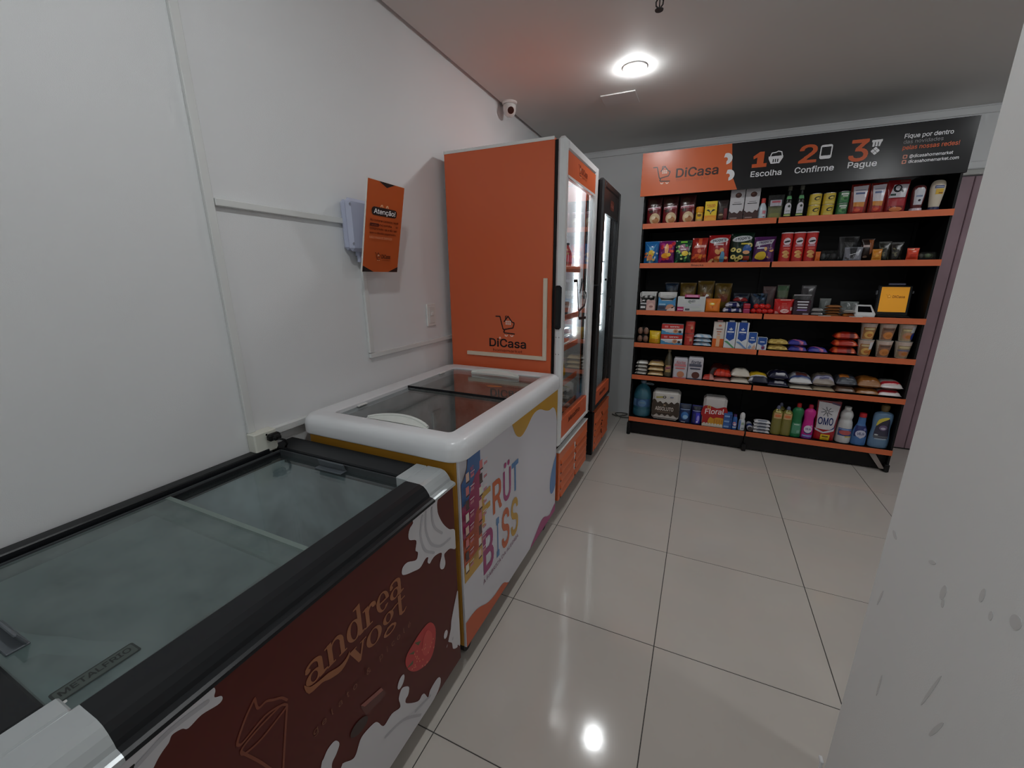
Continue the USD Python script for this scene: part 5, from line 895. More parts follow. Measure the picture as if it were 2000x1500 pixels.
for j in range(3):
    q = thing('white_bar', 'white wrapped bar in the purple display box, %s one' % ('lowest', 'middle', 'highest')[j], 'snack bar', (1.302, 2.7955, ZS[3]+.046+.020*j), 0, 'white bars in the purple display box'); part(q, 'wrapper', box(-.036+.003*(2-j), .036-.003*(2-j), -.003, .0035, 0, .011, .003), cmat(S(214, 210, 220), .3))
bag('grey_metallic_pouch', 'grey metallic pouch standing behind the purple display box', 'pouch', 3, 1.356, .092, .208, .04, S(74, 70, 74), lambda P, w, h: (P.poly(PL((-w*.2, h*.7), (w*.1, h*.8), (w*.2, h*.66), (-w*.1, h*.6)), S(40, 38, 42)), P.rect(-w*.4, h*.9, w*.4, h*.96, S(120, 116, 122))), yf=2.95, gusset=.6, seed=64, rough=.15, wr=.16)
for j, nm in ((0, 'lower'), (1, 'upper')): sack('silver_bar', 'silver foil bar, %s one of the pair beside the wafers' % nm, 'snack bar', 3, 1.398, .074, .06, .027, S(176, 172, 172), z=.028*j, seed=65+j, rough=.18, m=mat('silver_foil', (.5, .49, .49), .22, .7), group='silver foil bars')
for j in range(4): sack('wafer_pack', 'brown wafer pack, %s of the stack on the third shelf' % ('lowest', 'second', 'third', 'topmost')[j], 'wafer', 3, 1.490+.003*(j % 2), .094, .07, .0185, S(150, 96, 54), fn=lambda u, v: S(112, 68, 38) if abs(u) > .72 else S(158, 104, 60), z=.0195*j, seed=70+j, wr=.08, group='stacked wafer packs')
for x, w, h, nm, s_ in ((1.468, .070, .116, 'left', 75), (1.615, .110, .097, 'right', 76)): bag('clear_grey_bag', 'crumpled clear grey bag at the back of the third shelf, %s one' % nm, 'bag', 3, x, w, h, .05, S(104, 110, 108), yf=2.93, gusset=.7, seed=s_, wr=.3, rough=.25, group='clear grey bags')
for j, nm in ((0, 'lower'), (1, 'upper')): sack('flat_pack', 'flat pack between the wafers and the card reader, %s one' % nm, 'pack', 3, 1.585, .070, .07, .022, (S(150, 84, 36), S(196, 190, 180))[j], fn=(lambda u, v: S(176, 110, 44) if u < -.3 else S(150, 78, 32)) if j == 0 else (lambda u, v: S(120, 112, 104) if abs(v-.16) < .05 else S(206, 202, 194)), z=.023*j, seed=77+j, group='flat packs by the card reader')
t = item('card_reader', 'white card reader with a black screen on the third shelf', 'card reader', 3, 1.673, .10, 2.795)
hull = trimesh.convex.convex_hull(np.vstack([np.c_[rloop(-.058, .058, -.048, .05, .012, 5), np.full(24, .0)], np.c_[rloop(-.060, .060, -.050, .05, .012, 5), np.full(24, .022)], np.c_[rloop(-.044, .044, .01, .05, .012, 5), np.full(24, .080)]])); part(t, 'body', hull, cmat(S(214, 214, 214), .35), 35)
a0, b0 = np.array([0, -.050, .022]), np.array([0, .01, .080]); e1 = (b0-a0)/np.linalg.norm(b0-a0); nn = np.array([0, -e1[2], e1[1]]); rs = lambda u, v, d: a0 + np.outer(u, [1, 0, 0]) + np.outer(v, e1) + np.outer(d, nn)
art(t, 'screen', rs, lambda P: P.poly(PL((-.040, .016), (.040, .016), (.034, .070), (-.034, .070)), S(12, 12, 14)), m=vmat('screen_gloss', .12))
t = item('tablet_stand', 'black tablet stand showing a yellow screen at the right of the third shelf', 'tablet', 3, 1.840, .12, 2.822)
part(t, 'stand', cat_([box(-.088, .088, -.05, .06, 0, .012, .004), rot(box(-.094, .094, .0, .018, .008, .215, .006), (1, 0, 0), -4)]), RUB); part(t, 'camera_bar', rot(box(-.042, .050, -.004, .014, .216, .228, .004), (1, 0, 0), -4), cmat(S(120, 124, 150), .4)); part(t, 'side_clip', rot(box(-.102, -.093, -.004, .014, .15, .18, .003), (1, 0, 0), -4), cmat(S(90, 92, 96), .3)); part(t, 'side_clip', rot(box(.093, .102, -.004, .014, .16, .178, .003), (1, 0, 0), -4), cmat(S(90, 92, 96), .3))
ca, sa = math.cos(math.radians(4)), math.sin(math.radians(4)); ts = lambda u, v, d: np.c_[u, v*sa-d*ca, v*ca+d*sa]
MATS['screen_light'] = usdkit.material(stage, '/World/Looks/screen_light', {'a': ('attribute', {'attribute': 'Col'}), 'p': ('principled_bsdf', dict(roughness=.2, emission_strength=.10)), }, [('a.color', 'p.base_color'), ('a.color', 'p.emission_color')], surface='p.BSDF')
def tab(P): P.rect(-.076, .034, .076, .203, S(222, 152, 36)); a_, b_ = emblem(.030, (-.046, .122)); P.poly(a_, S(150, 92, 20)); P.poly(b_, S(240, 200, 110)); P.text('DiCasa', .024, .130, .016, S(110, 60, 10), w=.066)
art(t, 'screen', ts, tab, m=MATS['screen_light'])

# ===== fourth shelf
EGGM = cmat(S(150, 108, 88), .45); EG = None
for j in range(2):
    t = item('egg_tray', 'clear plastic egg carton, %s one of the two stacked at the left end' % ('lower', 'upper')[j], 'egg carton', 4, .200, .105, 2.80, .068*j, group='stacked egg cartons')
    part(t, 'tray', cat_([shift(lathe([(0, 0), (.014, 0), (.021, .018), (.0225, .024), (.0215, .024), (.0135, .002), (0, .002)], 18), a, b_, 0) for a in (-.024, .024) for b_ in (-.024, .024)]), CLEARP, 30, kind='stuff'); part(t, 'lid', loft([rloop(-.049, .049, -.05, .05, .012), rloop(-.049, .049, -.05, .05, .012), rloop(-.042, .042, -.043, .043, .012)], [.0245, .045, .0655]), CLEARP, 30)
    for a, nm in ((-.024, 'left'), (.024, 'right')):
        lb = 'brown egg in the %s clear carton, %s front one' % (('lower', 'upper')[j], nm); loc = (.200+a, 2.80+.0525-.024, ZS[4]-.0032+.068*j+.003)
        if EG is None: m_ = lathe(arcs([(0, 0), (.016, .001), (.0215, .016), (.0195, .038), (.010, .054), (0, .056)], 2), 22); EG = thing('egg', lb, 'egg', loc, 0, 'brown eggs in cartons'); part(EG, 'shell', m_, EGGM, True)
        else: dup(EG, loc, 0, lb)
bag('yellow_pack', 'plump bright yellow pack beside the eggs on the fourth shelf', 'pack', 4, .298, .094, .104, .07, S(230, 186, 22), lambda P, w, h: (P.rect(-w*.36, h*.08, w*.36, h*.34, S(206, 140, 20)), P.poly(LN([(-w*.4, h*.40), (w*.4, h*.36)], .003), S(196, 130, 20)), P.rect(-w*.2, h*.56, w*.26, h*.68, S(240, 206, 70))), seed=80, wr=.12, gusset=.9, rz=-10)
def tn(P, w, h): P.rect(-w/2, h*.52, w/2, h, S(196, 44, 40)); P.poly(PL((-w/2, h*.52), (w/2, h*.62), (w/2, h*.4), (-w/2, h*.36)), S(232, 226, 226)); P.text('sanremo', w*.10, h*.70, h*.16, S(240, 226, 224), w=w*.42); P.rect(-w*.36, h*.66, -w*.2, h*.84, S(226, 140, 140)); P.poly(PL((-w/2, 0), (w/2, 0), (w/2, h*.2), (-w*.1, h*.14), (-w/2, h*.44)), S(76, 150, 196)); P.poly(E_(w*.16, h*.34, w*.12, h*.22), S(214, 166, 130)); P.poly(E_(w*.16, h*.34, w*.07, h*.12), S(176, 112, 84)); P.ell(w*.36, h*.30, w*.07, h*.12, S(60, 40, 40)); P.rect(-w*.3, h*.22, w*.02, h*.42, S(206, 214, 224))
for j, nm in ((0, 'lower'), (1, 'upper')): carton('cracker_box', 'red white and blue box, %s one of the pair on the fourth shelf' % nm, 'box', 4, .433, .166, .083, .08, S(222, 216, 216), tn, z=.084*j, group='red and blue boxes on the fourth shelf')
RCN = lambda P: (P.rect(-.032, .004, .034, .090, S(196, 66, 56)), P.rect(.004, .036, .024, .060, S(206, 150, 120)), P.rect(-.020, .066, .022, .072, S(226, 130, 110)), P.ell(.016, .026, .006, .012, S(150, 40, 36)))
for j, nm in ((0, 'lower'), (1, 'upper')): can('red_can', 'red lidded can, %s one of the stack on the fourth shelf' % nm, 4, .566, .036, .097, S(190, 60, 50), RCN, z=.0975*j, group='stacked red cans')
for j in range(3): sack('white_sachet', 'white and blue sachet, %s of the stack on the fourth shelf' % ('lowest', 'middle one', 'topmost')[j], 'sachet', 4, .668, .130, .10, .031, S(206, 214, 226), fn=lambda u, v: S(60, 72, 110) if v < .05 and u < .2 else (S(150, 190, 216) if (u*1.3+v*2) % 1. < .34 else S(214, 220, 228)), z=.032*j, seed=84+j, wr=.12, group='stacked white sachets')
def oc(P, w, h): P.rect(-w/2, 0, w/2, h*.34, S(224, 104, 34)); P.rect(-w*.16, h*.03, w*.16, h*.46, S(236, 190, 150)); P.rect(-w*.26, h*.70, w*.3, h*.74, S(150, 120, 120)); P.rect(-w*.2, h*.60, w*.22, h*.64, S(196, 120, 90)); P.ell(w*.05, h*.86, w*.14, h*.04, S(214, 140, 110)); P.rect(-w*.12, h*.50, w*.12, h*.55, S(220, 150, 110))
def gable(t, w, h, d, c): part(t, 'cap', box(-.018, .022, -d*.3, d*.1, h, h+.012, .003), cmat(c, .35))
t = carton('drink_carton', 'white and orange drink carton on the fourth shelf', 'carton', 4, .779, .080, .200, .065, S(226, 216, 208), oc, yf=2.80); gable(t, .08, .20, .065, S(206, 150, 146))
def mk(c2):
    def f(P, w, h): P.poly(PL((-w*.36, h), (w*.36, h), (w*.36, h*.38), (0, h*.28), (-w*.36, h*.38)), S(30, 74, 160)); P.poly(E_(0, h*.74, w*.16, h*.045).difference(E_(0, h*.77, w*.16, h*.03)), S(230, 234, 240)); P.ell(0, h*.765, w*.06, h*.03, S(230, 234, 240)); P.rect(-w*.3, h*.60, w*.3, h*.66, S(226, 230, 240)); P.rect(-w*.12, h*.54, w*.12, h*.56, S(120, 150, 200)); P.poly(smooth_poly([(-w*.46, h*.26), (-w*.1, h*.16), (w*.3, h*.03), (w*.46, h*.03), (w*.1, h*.17), (-w*.2, h*.27)], 3), c2)
    return f
for x, c2, nm in ((.861, S(90, 160, 110), 'with a green swirl'), (.944, S(110, 150, 200), 'with a blue swirl')): t = carton('milk_carton', 'tall blue and white milk carton %s on the fourth shelf' % nm, 'carton', 4, x, .079, .203, .065, S(222, 226, 230), mk(c2), group='milk cartons'); gable(t, .08, .203, .065, S(222, 226, 230))
carton('small_cream_carton', 'small blue and white carton right of the milk cartons', 'carton', 4, 1.016, .062, .130, .05, S(222, 226, 230), lambda P, w, h: (P.poly(PL((-w*.42, h), (w*.42, h), (w*.42, h*.44), (0, h*.34), (-w*.42, h*.44)), S(36, 84, 166)), P.ell(0, h*.70, w*.2, h*.04, S(230, 232, 240)), P.rect(-w*.3, h*.54, w*.3, h*.60, S(226, 230, 240)), P.poly(PL((w*.0, h*.1), (w*.3, h*.3), (w*.45, h*.1), (w*.2, h*.0)), S(214, 176, 150)), P.poly(PL((-w*.4, h*.1), (-w*.2, h*.3), (w*.0, h*.16), (-w*.2, h*.04)), S(130, 160, 206))))
carton('tiny_cream_carton', 'smallest blue carton with a dark berry at the end of the row', 'carton', 4, 1.084, .064, .096, .05, S(222, 226, 230), lambda P, w, h: (P.poly(PL((-w*.44, h), (w*.44, h), (w*.44, h*.5), (0, h*.36), (-w*.44, h*.5)), S(40, 84, 160)), P.rect(-w*.24, h*.62, w*.24, h*.70, S(226, 230, 240)), P.poly(E_(w*.14, h*.22, w*.2, h*.17), S(120, 110, 170)), P.poly(E_(w*.14, h*.20, w*.12, h*.10), S(130, 24, 60))))
for j, nm in ((0, 'lower'), (1, 'upper')): sack('gold_biscuit_pack', 'pale gold biscuit pack, %s one of the pair on the fourth shelf' % nm, 'pack', 4, 1.192, .130, .09, .044, S(196, 168, 88), fn=lambda u, v: S(160, 124, 52) if (v*9+u) % 1 < .35 else S(214, 188, 104), z=.045*j, seed=90+j, wr=.16, rough=.2, group='gold biscuit packs')
BP = lambda u, v: S(206, 110, 140) if abs(u*.4+v-.30) < .07 else (S(170, 160, 210) if abs(v-.55) < .05 else S(52, 52, 146))
for x, z, nm in ((1.319, 0, 'lower left'), (1.315, .046, 'upper'), (1.445, 0, 'right')): sack('blue_biscuit_pack', 'blue and pink biscuit pack, %s one on the fourth shelf' % nm, 'pack', 4, x, .118, .09, .045, S(52, 52, 146), fn=BP, z=z, seed=int(x*70+z*100), wr=.14, rough=.22, group='blue biscuit packs')
for j in range(3): sack('noodle_pack', 'red-orange noodle pack, %s of the stack of three' % ('lowest', 'middle one', 'topmost')[j], 'noodle pack', 4, 1.604, .146, .10, .054, S(176, 44, 26), fn=lambda u, v: S(222, 96, 46) if abs(abs(u)-.66) < .09 else (S(110, 30, 30) if u > .2 and v < .4 and j != 1 else S(176, 42, 24)), z=.0545*j, yf=2.80, seed=94+j, wr=.14, rough=.2, group='stacked noodle packs')
CUPC = {'A': (S(176, 124, 80), S(226, 180, 100)), 'B': (S(150, 112, 92), S(214, 140, 76)), 'C': (S(170, 150, 120), S(196, 140, 110))}
def cupart(kind, up):
    a, b_ = CUPC[kind]
    def f(P):
        P.rect(-.040, .004, .040, .110, a); P.poly(E_(0, .036, .028, .024), b_); P.poly(E_(.004, .032, .016, .012), S(196, 120, 56)); P.rect(-.042, .088, .042, .110, S(206, 184, 172)); P.rect(-.03, .070, .026, .082, S(214, 196, 150) if kind != 'B' else S(104, 80, 70))
        if kind == 'A' and not up: P.poly(PL((.012, .05), (.034, .05), (.040, .104), (.014, .10)), S(220, 216, 220)); P.rect(.018, .01, .036, .046, S(220, 130, 60))
        if kind == 'C' and up: P.poly(PL((.010, .06), (.040, .06), (.042, .10), (.016, .10)), S(214, 214, 216)); P.ell(.030, .034, .014, .024, S(44, 66, 150))
        if kind == 'C' and not up: P.rect(-.036, .050, .036, .060, S(120, 120, 150))
    return f
for kind, x in (('A', 1.722), ('B', 1.826), ('C', 1.930)):
    for j in range(2):
        t = item('noodle_cup', 'noodle cup, %s row, %s of three at the right end' % (('lower', 'upper')[j], {'A': 'left', 'B': 'middle', 'C': 'right'}[kind]), 'noodle cup', 4, x, .092, YFR, .1165*j, 0, 'noodle cups on the fourth shelf')
        pr_ = [(0, 0), (.032, 0), (.033, .003), (.0455, .110), (.0470, .1105), (.0470, .113), (0, .113)]; part(t, 'cup', lathe(pr_, 28), cmat(S(206, 192, 176), .4), 35); part(t, 'foil_lid', lathe([(0, .1131), (.0472, .1131), (.0474, .1142), (0, .1150)], 28), mat('foil_lid', (.6, .58, .56), .3, .4), 35)
        art(t, 'printed_label', wrap([(.032, 0), (.033, .003), (.0455, .110), (.047, .1105)]), cupart(kind, j), (.012, .02))
# ===== fifth shelf
for j in range(4): sack('striped_pack', 'thin white and black striped pack, %s of the stack at the left end' % ('lowest', 'second', 'third', 'topmost')[j], 'pack', 5, .208+.003*(j % 2), .096, .12, .029, S(206, 204, 198), fn=lambda u, v: S(30, 28, 28) if (v < .035 or .3 < v < .36 or abs(u+.6) < .06) else S(216, 212, 204), z=.030*j, yf=2.80, rz=-6+3*j, seed=100+j, wr=.2, group='stacked striped packs')
for j in range(3): sack('beige_bag', 'beige pasta bag, %s of the stack of three on the fifth shelf' % ('lowest', 'middle one', 'topmost')[j], 'bag', 5, .329, .126, .16, .041, S(190, 156, 104), fn=lambda u, v: S(214, 186, 136) if abs(v-.07) < .03 else (S(150, 110, 130) if j == 2 and abs(u) < .5 and .3 < v < .6 else S(190, 154, 102)), z=.042*j, seed=104+j, wr=.12, group='stacked beige bags')
bottle('cooking_oil_bottle', 'clear bottle of dark oil with a pink label on the fifth shelf', 'bottle', 5, .426, [(0, 0), (.029, 0), (.032, .006), (.032, .070), (.028, .090), (.031, .110), (.030, .150), (.020, .185), (.012, .200), (.011, .215), (0, .215)], S(60, 48, 28), [(0, .212), (.0135, .212), (.0135, .229), (0, .229)], S(140, 120, 90), lambda P: (P.rect(-.022, .040, .024, .100, S(176, 150, 96)), P.poly(PL((-.022, .060), (.024, .072), (.024, .095), (-.022, .082)), S(196, 120, 136)), P.rect(-.016, .072, .016, .080, S(90, 40, 50))), glass=mat('dark_oil_glass', (.10, .085, .05), .15, 0, coat=.5), yf=2.81)
def cf(c1, c2, c3):
    def f(P, w, h): P.rect(-w*.42, h*.60, w*.40, h*.72, c1); P.text('forte', 0, h*.74, h*.13, c1, w=w*.66, shear=.2); P.rect(-w*.34, h*.48, w*.34, h*.54, c2); P.poly(E_(w*.06, h*.22, w*.26, h*.15), c3); P.rect(-w*.48, 0, w*.48, h*.07, c2)
    return f
for x, w, h, a, lb in ((.523, .108, .172, cf(S(206, 130, 136), S(206, 110, 110), S(196, 130, 96)), 'white coffee brick with pink print on the fifth shelf'), (.638, .114, .185, cf(S(90, 92, 110), S(74, 76, 96), S(96, 50, 44)), 'white coffee brick with dark print and a brown round picture')):
    t = item('coffee_pack', lb, 'coffee pack', 5, x, .06, YFR, 0, 0, 'coffee bricks'); m_ = box(-w/2, w/2, -.03, .03, 0, h, .008).subdivide().subdivide(); v_ = np.asarray(m_.vertices); v_ = v_+.003*(meshkit.fbm(v_*60, 3, 4)-.5)[:, None]*[1, 1, 0]; m_.vertices = v_; part(t, 'pack', m_, cmat(S(206, 202, 210), .35), 40); part(t, 'top_fold', box(-w/2+.004, w/2-.004, -.006, .006, h-.002, h+.006, .002), cmat(S(196, 192, 200), .35)); art(t, 'printed_front', front(-.0318), lambda P: a(P, w, h))
sack('dark_red_bag', 'dark red bag lying at the back on the fifth shelf', 'bag', 5, .830, .17, .14, .12, S(74, 22, 20), yf=2.915, seed=110, wr=.2)
for (x, w, t_, z, c, yf, nm, s_) in ((.745, .085, .05, 0, lambda u, v: S(206, 120, 110) if v < .06 else (S(190, 60, 50) if u < .2 else S(200, 150, 140)), 2.79, 'small red and clear bag beside the dark print coffee brick', 111), (.845, .120, .034, 0, lambda u, v: S(206, 160, 150) if v < .10 else S(196, 130, 120), 2.79, 'pale pink bag at the bottom under the red bag', 112), (.845, .125, .066, .034, lambda u, v: S(206, 56, 34) if abs((u*2) % 1-.5) > .06 else S(170, 36, 26), 2.80, 'bright red bag on the pale pink one, fifth shelf', 113)): sack('red_bag', nm, 'bag', 5, x, w, .12, t_, None, fn=c, z=z, yf=yf, seed=s_, wr=.26, rough=.22)
for j, nm in ((0, 'lower'), (1, 'upper')): sack('cream_bag', 'cream white bag with dark lines, %s one of the pair' % nm, 'bag', 5, .972, .132, .15, (.045, .072)[j], None, fn=(lambda u, v: S(214, 206, 192)) if j == 0 else (lambda u, v: S(96, 92, 86) if (.10 < v < .125 and abs(abs(u)-.4) < .22) else (S(130, 122, 110) if v > .5 else S(216, 208, 194))), z=.046*j, seed=115+j, wr=.2, group='cream bags')
sack('navy_yellow_bag', 'navy bag with a yellow top on the fifth shelf', 'bag', 5, 1.098, .138, .16, .098, None, fn=lambda u, v: S(214, 176, 40) if v > .20 else (S(220, 220, 226) if .165 < v <= .20 or (u < -.5 and .07 < v < .10) else S(26, 28, 52)), seed=118, wr=.12)
for j, nm in ((0, 'lower'), (1, 'upper')): sack('navy_white_bag', 'dark navy bag with white lettering bars, %s one of the pair' % nm, 'bag', 5, 1.232, .136, .15, (.055, .068)[j], None, fn=lambda u, v: S(214, 214, 220) if (v < .035 and j == 0) or (abs(u-.1) < .42 and .12 < v < .17) or (j == 1 and v > .5) else S(28, 28, 56), z=.056*j, seed=120+j, wr=.14, group='navy and white bags')
sack('flour_bag', 'white and blue bag with a brown patch on the fifth shelf', 'bag', 5, 1.374, .146, .16, .094, None, fn=lambda u, v: S(214, 214, 214) if v < .10 else (S(40, 62, 118) if v < .20 else (S(96, 52, 46) if abs(u-.1) < .5 and v < .45 else S(150, 152, 160))), z=.027, seed=123, wr=.14)
sack('flat_white_bag', 'flat off-white bag under the white and blue bag', 'bag', 5, 1.385, .144, .15, .026, None, fn=lambda u, v: S(206, 198, 180), seed=124, wr=.14)
sack('lilac_bag', 'lilac grey bag with dark blue stripes on the fifth shelf', 'bag', 5, 1.519, .136, .16, .100, None, fn=lambda u, v: S(50, 54, 110) if (.17 < v < .21 or (abs(u) < .5 and .11 < v < .14)) else (S(176, 174, 196) if v < .24 and v > .09 else (S(150, 138, 128) if v < .09 else S(122, 112, 100))), z=.030, seed=125, wr=.13)
sack('tan_rice_bag', 'pale tan bag lying under the lilac grey bag', 'bag', 5, 1.527, .136, .15, .029, None, fn=lambda u, v: S(176, 160, 136), seed=126, wr=.13)
for j, nm in ((0, 'lower'), (1, 'upper')): sack('lentil_bag', 'brown and slate bag with an orange label, %s one of the pair' % nm, 'bag', 5, 1.656, .126, .16, (.048, .082)[j], None, fn=(lambda u, v: S(112, 86, 70)) if j == 0 else (lambda u, v: S(190, 112, 44) if (-.7 < u < .2 and .17 < v < .5) else (S(64, 68, 78) if v > .08 or u > .2 else S(96, 100, 112))), z=.049*j, seed=127+j, wr=.12, rough=.2, group='brown and slate bags')
for j, nm in ((0, 'lower'), (1, 'upper')): sack('bean_bag', 'clear bag of brown beans, %s one of the pair on the fifth shelf' % nm, 'bean bag', 5, 1.788, .134, .16, (.048, .082)[j], None, fn=lambda u, v: S(168, 120, 82) if v < .10 else S(150, 92, 38), z=.049*j, seed=130+j, wr=.14, rough=.16, group='bags of brown beans')
for j, nm in ((0, 'lower'), (1, 'upper')): sack('sugar_bag', 'white and red bag, %s one of the pair at the right end' % nm, 'bag', 5, 1.910, .128, .16, (.052, .066)[j], None, fn=lambda u, v: S(214, 206, 204) if v < .11+.03*u else (S(176, 36, 46) if v < .26 else S(170, 164, 160)), z=.053*j, seed=133+j, wr=.12, group='white and red bags')

# ===== bottom shelf
t = item('water_bottle', 'large blue water bottle at the left end of the bottom shelf', 'water bottle', 6, .232, .158, 2.80)
WB = arcs([(0, 0), (.070, 0), (.079, .010), (.079, .060), (.0755, .072), (.079, .084), (.079, .150), (.0755, .160), (.079, .170), (.076, .205), (.060, .255), (.030, .285), (.021, .292), (.021, .304), (0, .304)], 2)
part(t, 'bottle', lathe(WB, 32), mat('water_blue', (.035, .15, .21), .12, 0, coat=.6), 40); part(t, 'cap', lathe([(0, .300), (.024, .300), (.025, .303), (.025, .319), (.022, .323), (0, .323)], 22), cmat(S(120, 146, 166), .35), 35)
part(t, 'handle', tube(spline([(.02, 0, .296), (.045, 0, .300), (.075, 0, .297), (.085, 0, .291), (.075, 0, .287), (.022, 0, .290)]), .0045), cmat(S(130, 150, 160), .35), True)
art(t, 'printed_label', wrap(WB), lambda P: (P.rect(-.085, .095, .085, .165, S(58, 96, 140)), P.ell(.008, .128, .036, .030, S(92, 132, 172)), P.rect(-.014, .130, .032, .138, S(120, 150, 160)), P.rect(-.08, .10, -.045, .16, S(90, 130, 170))), (.012, .012), eps=.0005)
def roll_pack(name, label, x, w, h, d, base, draw, yf=2.80, nx=3, tear=None):
    t = item(name, label, 'paper pack', 6, x, d, yf); m_ = box(-w/2, w/2, -d/2, d/2, 0, h, .022); m_ = m_.subdivide().subdivide().subdivide(); v_ = np.asarray(m_.vertices)
    bul = .006*np.abs(np.sin((v_[:, 0]/w+.5)*np.pi*nx))*np.clip(1-np.abs(v_[:, 2]/h-.5)*1.6, 0, 1); v_ = np.c_[v_[:, 0], v_[:, 1]+np.sign(v_[:, 1])*(bul-.006)*(np.abs(v_[:, 1]) > d*.4), v_[:, 2]+.004*(meshkit.fbm(v_*30, 3, 2)-.5)*(v_[:, 2] > h*.8)]; v_[:, 2] -= v_[:, 2].min(); m_.vertices = v_
    part(t, 'wrapper', m_, cmat(base, .3), 45); art(t, 'printed_front', front(-d/2-.0012), lambda P: draw(P, w, h)); return t
def ab(P, w, h):
    B_ = S(66, 54, 44); top = [(-w/2+.004, h*.62)] + [q for i in range(7) for q in ((-w/2+.02+i*(w-.04)/6.5, h*.66 if i % 2 else h*.60),)] + [(w/2-.004, h*.63)]
    P.poly(smooth_poly([(-w*.49, h*.20), (-w*.49, h*.66), (-w*.38, h*.70), (-w*.30, h*.60), (-w*.2, h*.66), (-w*.1, h*.58), (0, h*.65), (w*.1, h*.58), (w*.2, h*.66), (w*.3, h*.60), (w*.40, h*.67), (w*.485, h*.60), (w*.485, h*.20), (w*.4, h*.15), (w*.3, h*.21), (w*.2, h*.15), (w*.1, h*.22), (0, h*.15), (-w*.1, h*.22), (-w*.2, h*.15), (-w*.3, h*.21), (-w*.4, h*.15)], 3), B_)
    P.text('ABSOLUTO', -w*.04, h*.34, h*.125, S(222, 214, 204), w=w*.66); P.rect(-w*.28, h*.27, w*.2, h*.30, S(110, 92, 74)); P.poly(E_(-w*.04, h*.535, w*.05, h*.03), S(150, 130, 106)); P.poly(PL((-w*.36, h*.80), (-w*.1, h*.83), (-w*.1, h*.79), (-w*.36, h*.76)), S(176, 166, 50)); P.poly(E_(-w*.06, h*.81, w*.06, h*.045).difference(E_(-w*.06, h*.81, w*.035, h*.026)), S(40, 38, 34)); P.rect(w*.14, h*.80, w*.26, h*.84, S(150, 156, 176))
    P.rect(-w*.4, h*.04, -w*.12, h*.055, S(150, 146, 140)); P.rect(w*.05, h*.04, w*.34, h*.055, S(150, 146, 140))
t = roll_pack('toilet_paper_pack', 'white and brown toilet paper pack beside the water bottle',   .437, .226, .258, .14, S(212, 208, 202), ab, nx=2)
bag('diaper_pack', 'small navy pack with a light blue emblem on the bottom shelf', 'pack', 6, .597, .092, .166, .06, S(28, 50, 92), lambda P, w, h: (P.poly(E_(w*.0, h*.40, w*.32, h*.20), S(54, 110, 176)), P.poly(E_(w*.06, h*.34, w*.22, h*.10), S(140, 180, 214)), P.rect(-w*.4, h*.70, w*.4, h*.73, S(150, 176, 214)), P.rect(-w*.44, h*.74, w*.44, h*.96, S(24, 34, 60)), P.rect(-w*.3, h*.06, w*.1, h*.10, S(190, 200, 220))), seed=140, wr=.1, gusset=.9)
bag('pad_pack', 'small deep blue pack with a violet patch on the bottom shelf', 'pack', 6, .689, .078, .164, .06, S(34, 38, 120), lambda P, w, h: (P.poly(R_(-w*.05, h*.08, w*.45, h*.62), S(60, 56, 190)), P.poly(E_(w*.18, h*.34, w*.14, h*.16), S(150, 140, 220)), P.rect(w*.02, h*.12, w*.2, h*.2, S(226, 226, 240)), P.rect(-w*.36, h*.12, -w*.12, h*.56, S(56, 62, 110)), P.rect(-w*.44, h*.70, w*.44, h*.73, S(160, 164, 200)), P.rect(-w*.44, h*.75, w*.44, h*.95, S(24, 26, 46))), seed=141, wr=.1, gusset=.9)
def flo(P, w, h):
    P.poly(smooth_poly([(-w*.48, h*.30), (-w*.48, h*.66), (-w*.2, h*.70), (w*.1, h*.64), (w*.48, h*.70), (w*.48, h*.30)], 3), S(176, 28, 30)); P.rect(-w*.48, h*.08, w*.48, h*.36, S(176, 28, 30)); P.text('Floral', 0, h*.44, h*.17, S(236, 226, 226), w=w*.80, shear=.12, ang=4); P.poly(E_(-w*.24, h*.66, w*.08, h*.055), S(214, 176, 90)); P.poly(E_(-w*.24, h*.66, w*.045, h*.03), S(180, 60, 40))
    P.poly(smooth_poly([(-w*.20, h*.10), (-w*.16, h*.32), (0, h*.28), (w*.12, h*.33), (w*.46, h*.30), (w*.46, h*.10)], 3), S(214, 156, 40)); [P.rect(w*(.02+.1*i), h*.14, w*(.08+.1*i), h*.27, S(196, 126, 36)) for i in range(4)]; P.rect(-w*.48, 0, w*.48, h*.09, S(222, 214, 196)); [P.rect(-w*.42+w*.12*i, h*.02, -w*.34+w*.12*i, h*.12, S(226, 220, 206)) for i in range(7)]
t = roll_pack('kitchen_roll_pack', 'red and white paper towel pack on the bottom shelf', .820, .178, .252, .12, S(206, 200, 198), flo, nx=2)
for j in range(3): carton('blue_soap_box', 'small blue soap box, %s of the stack beside the paper towels' % ('lowest', 'middle one', 'topmost')[j], 'soap box', 6, .925, .062, .043, .06, S(60, 104, 172), lambda P, w, h: (P.rect(-w*.4, h*.3, w*.2, h*.6, S(140, 176, 220)), P.rect(w*.22, h*.1, w*.44, h*.9, S(40, 74, 140))), z=.044*j, group='stacked blue soap boxes')
bottle('dental_bottle', 'small blue bottle with a red and white mark beside the soap boxes', 'bottle', 6, .978, [(0, 0), (.018, 0), (.019, .004), (.019, .085), (.014, .105), (.010, .112), (0, .112)], S(54, 104, 176), [(0, .108), (.012, .108), (.012, .126), (0, .126)], S(90, 60, 110), lambda P: (P.poly(E_(.0, .05, .014, .018, 20), S(222, 150, 156)), P.poly(E_(.002, .046, .009, .008, 20), S(216, 216, 226)), P.rect(-.014, .016, .014, .026, S(206, 214, 226))))
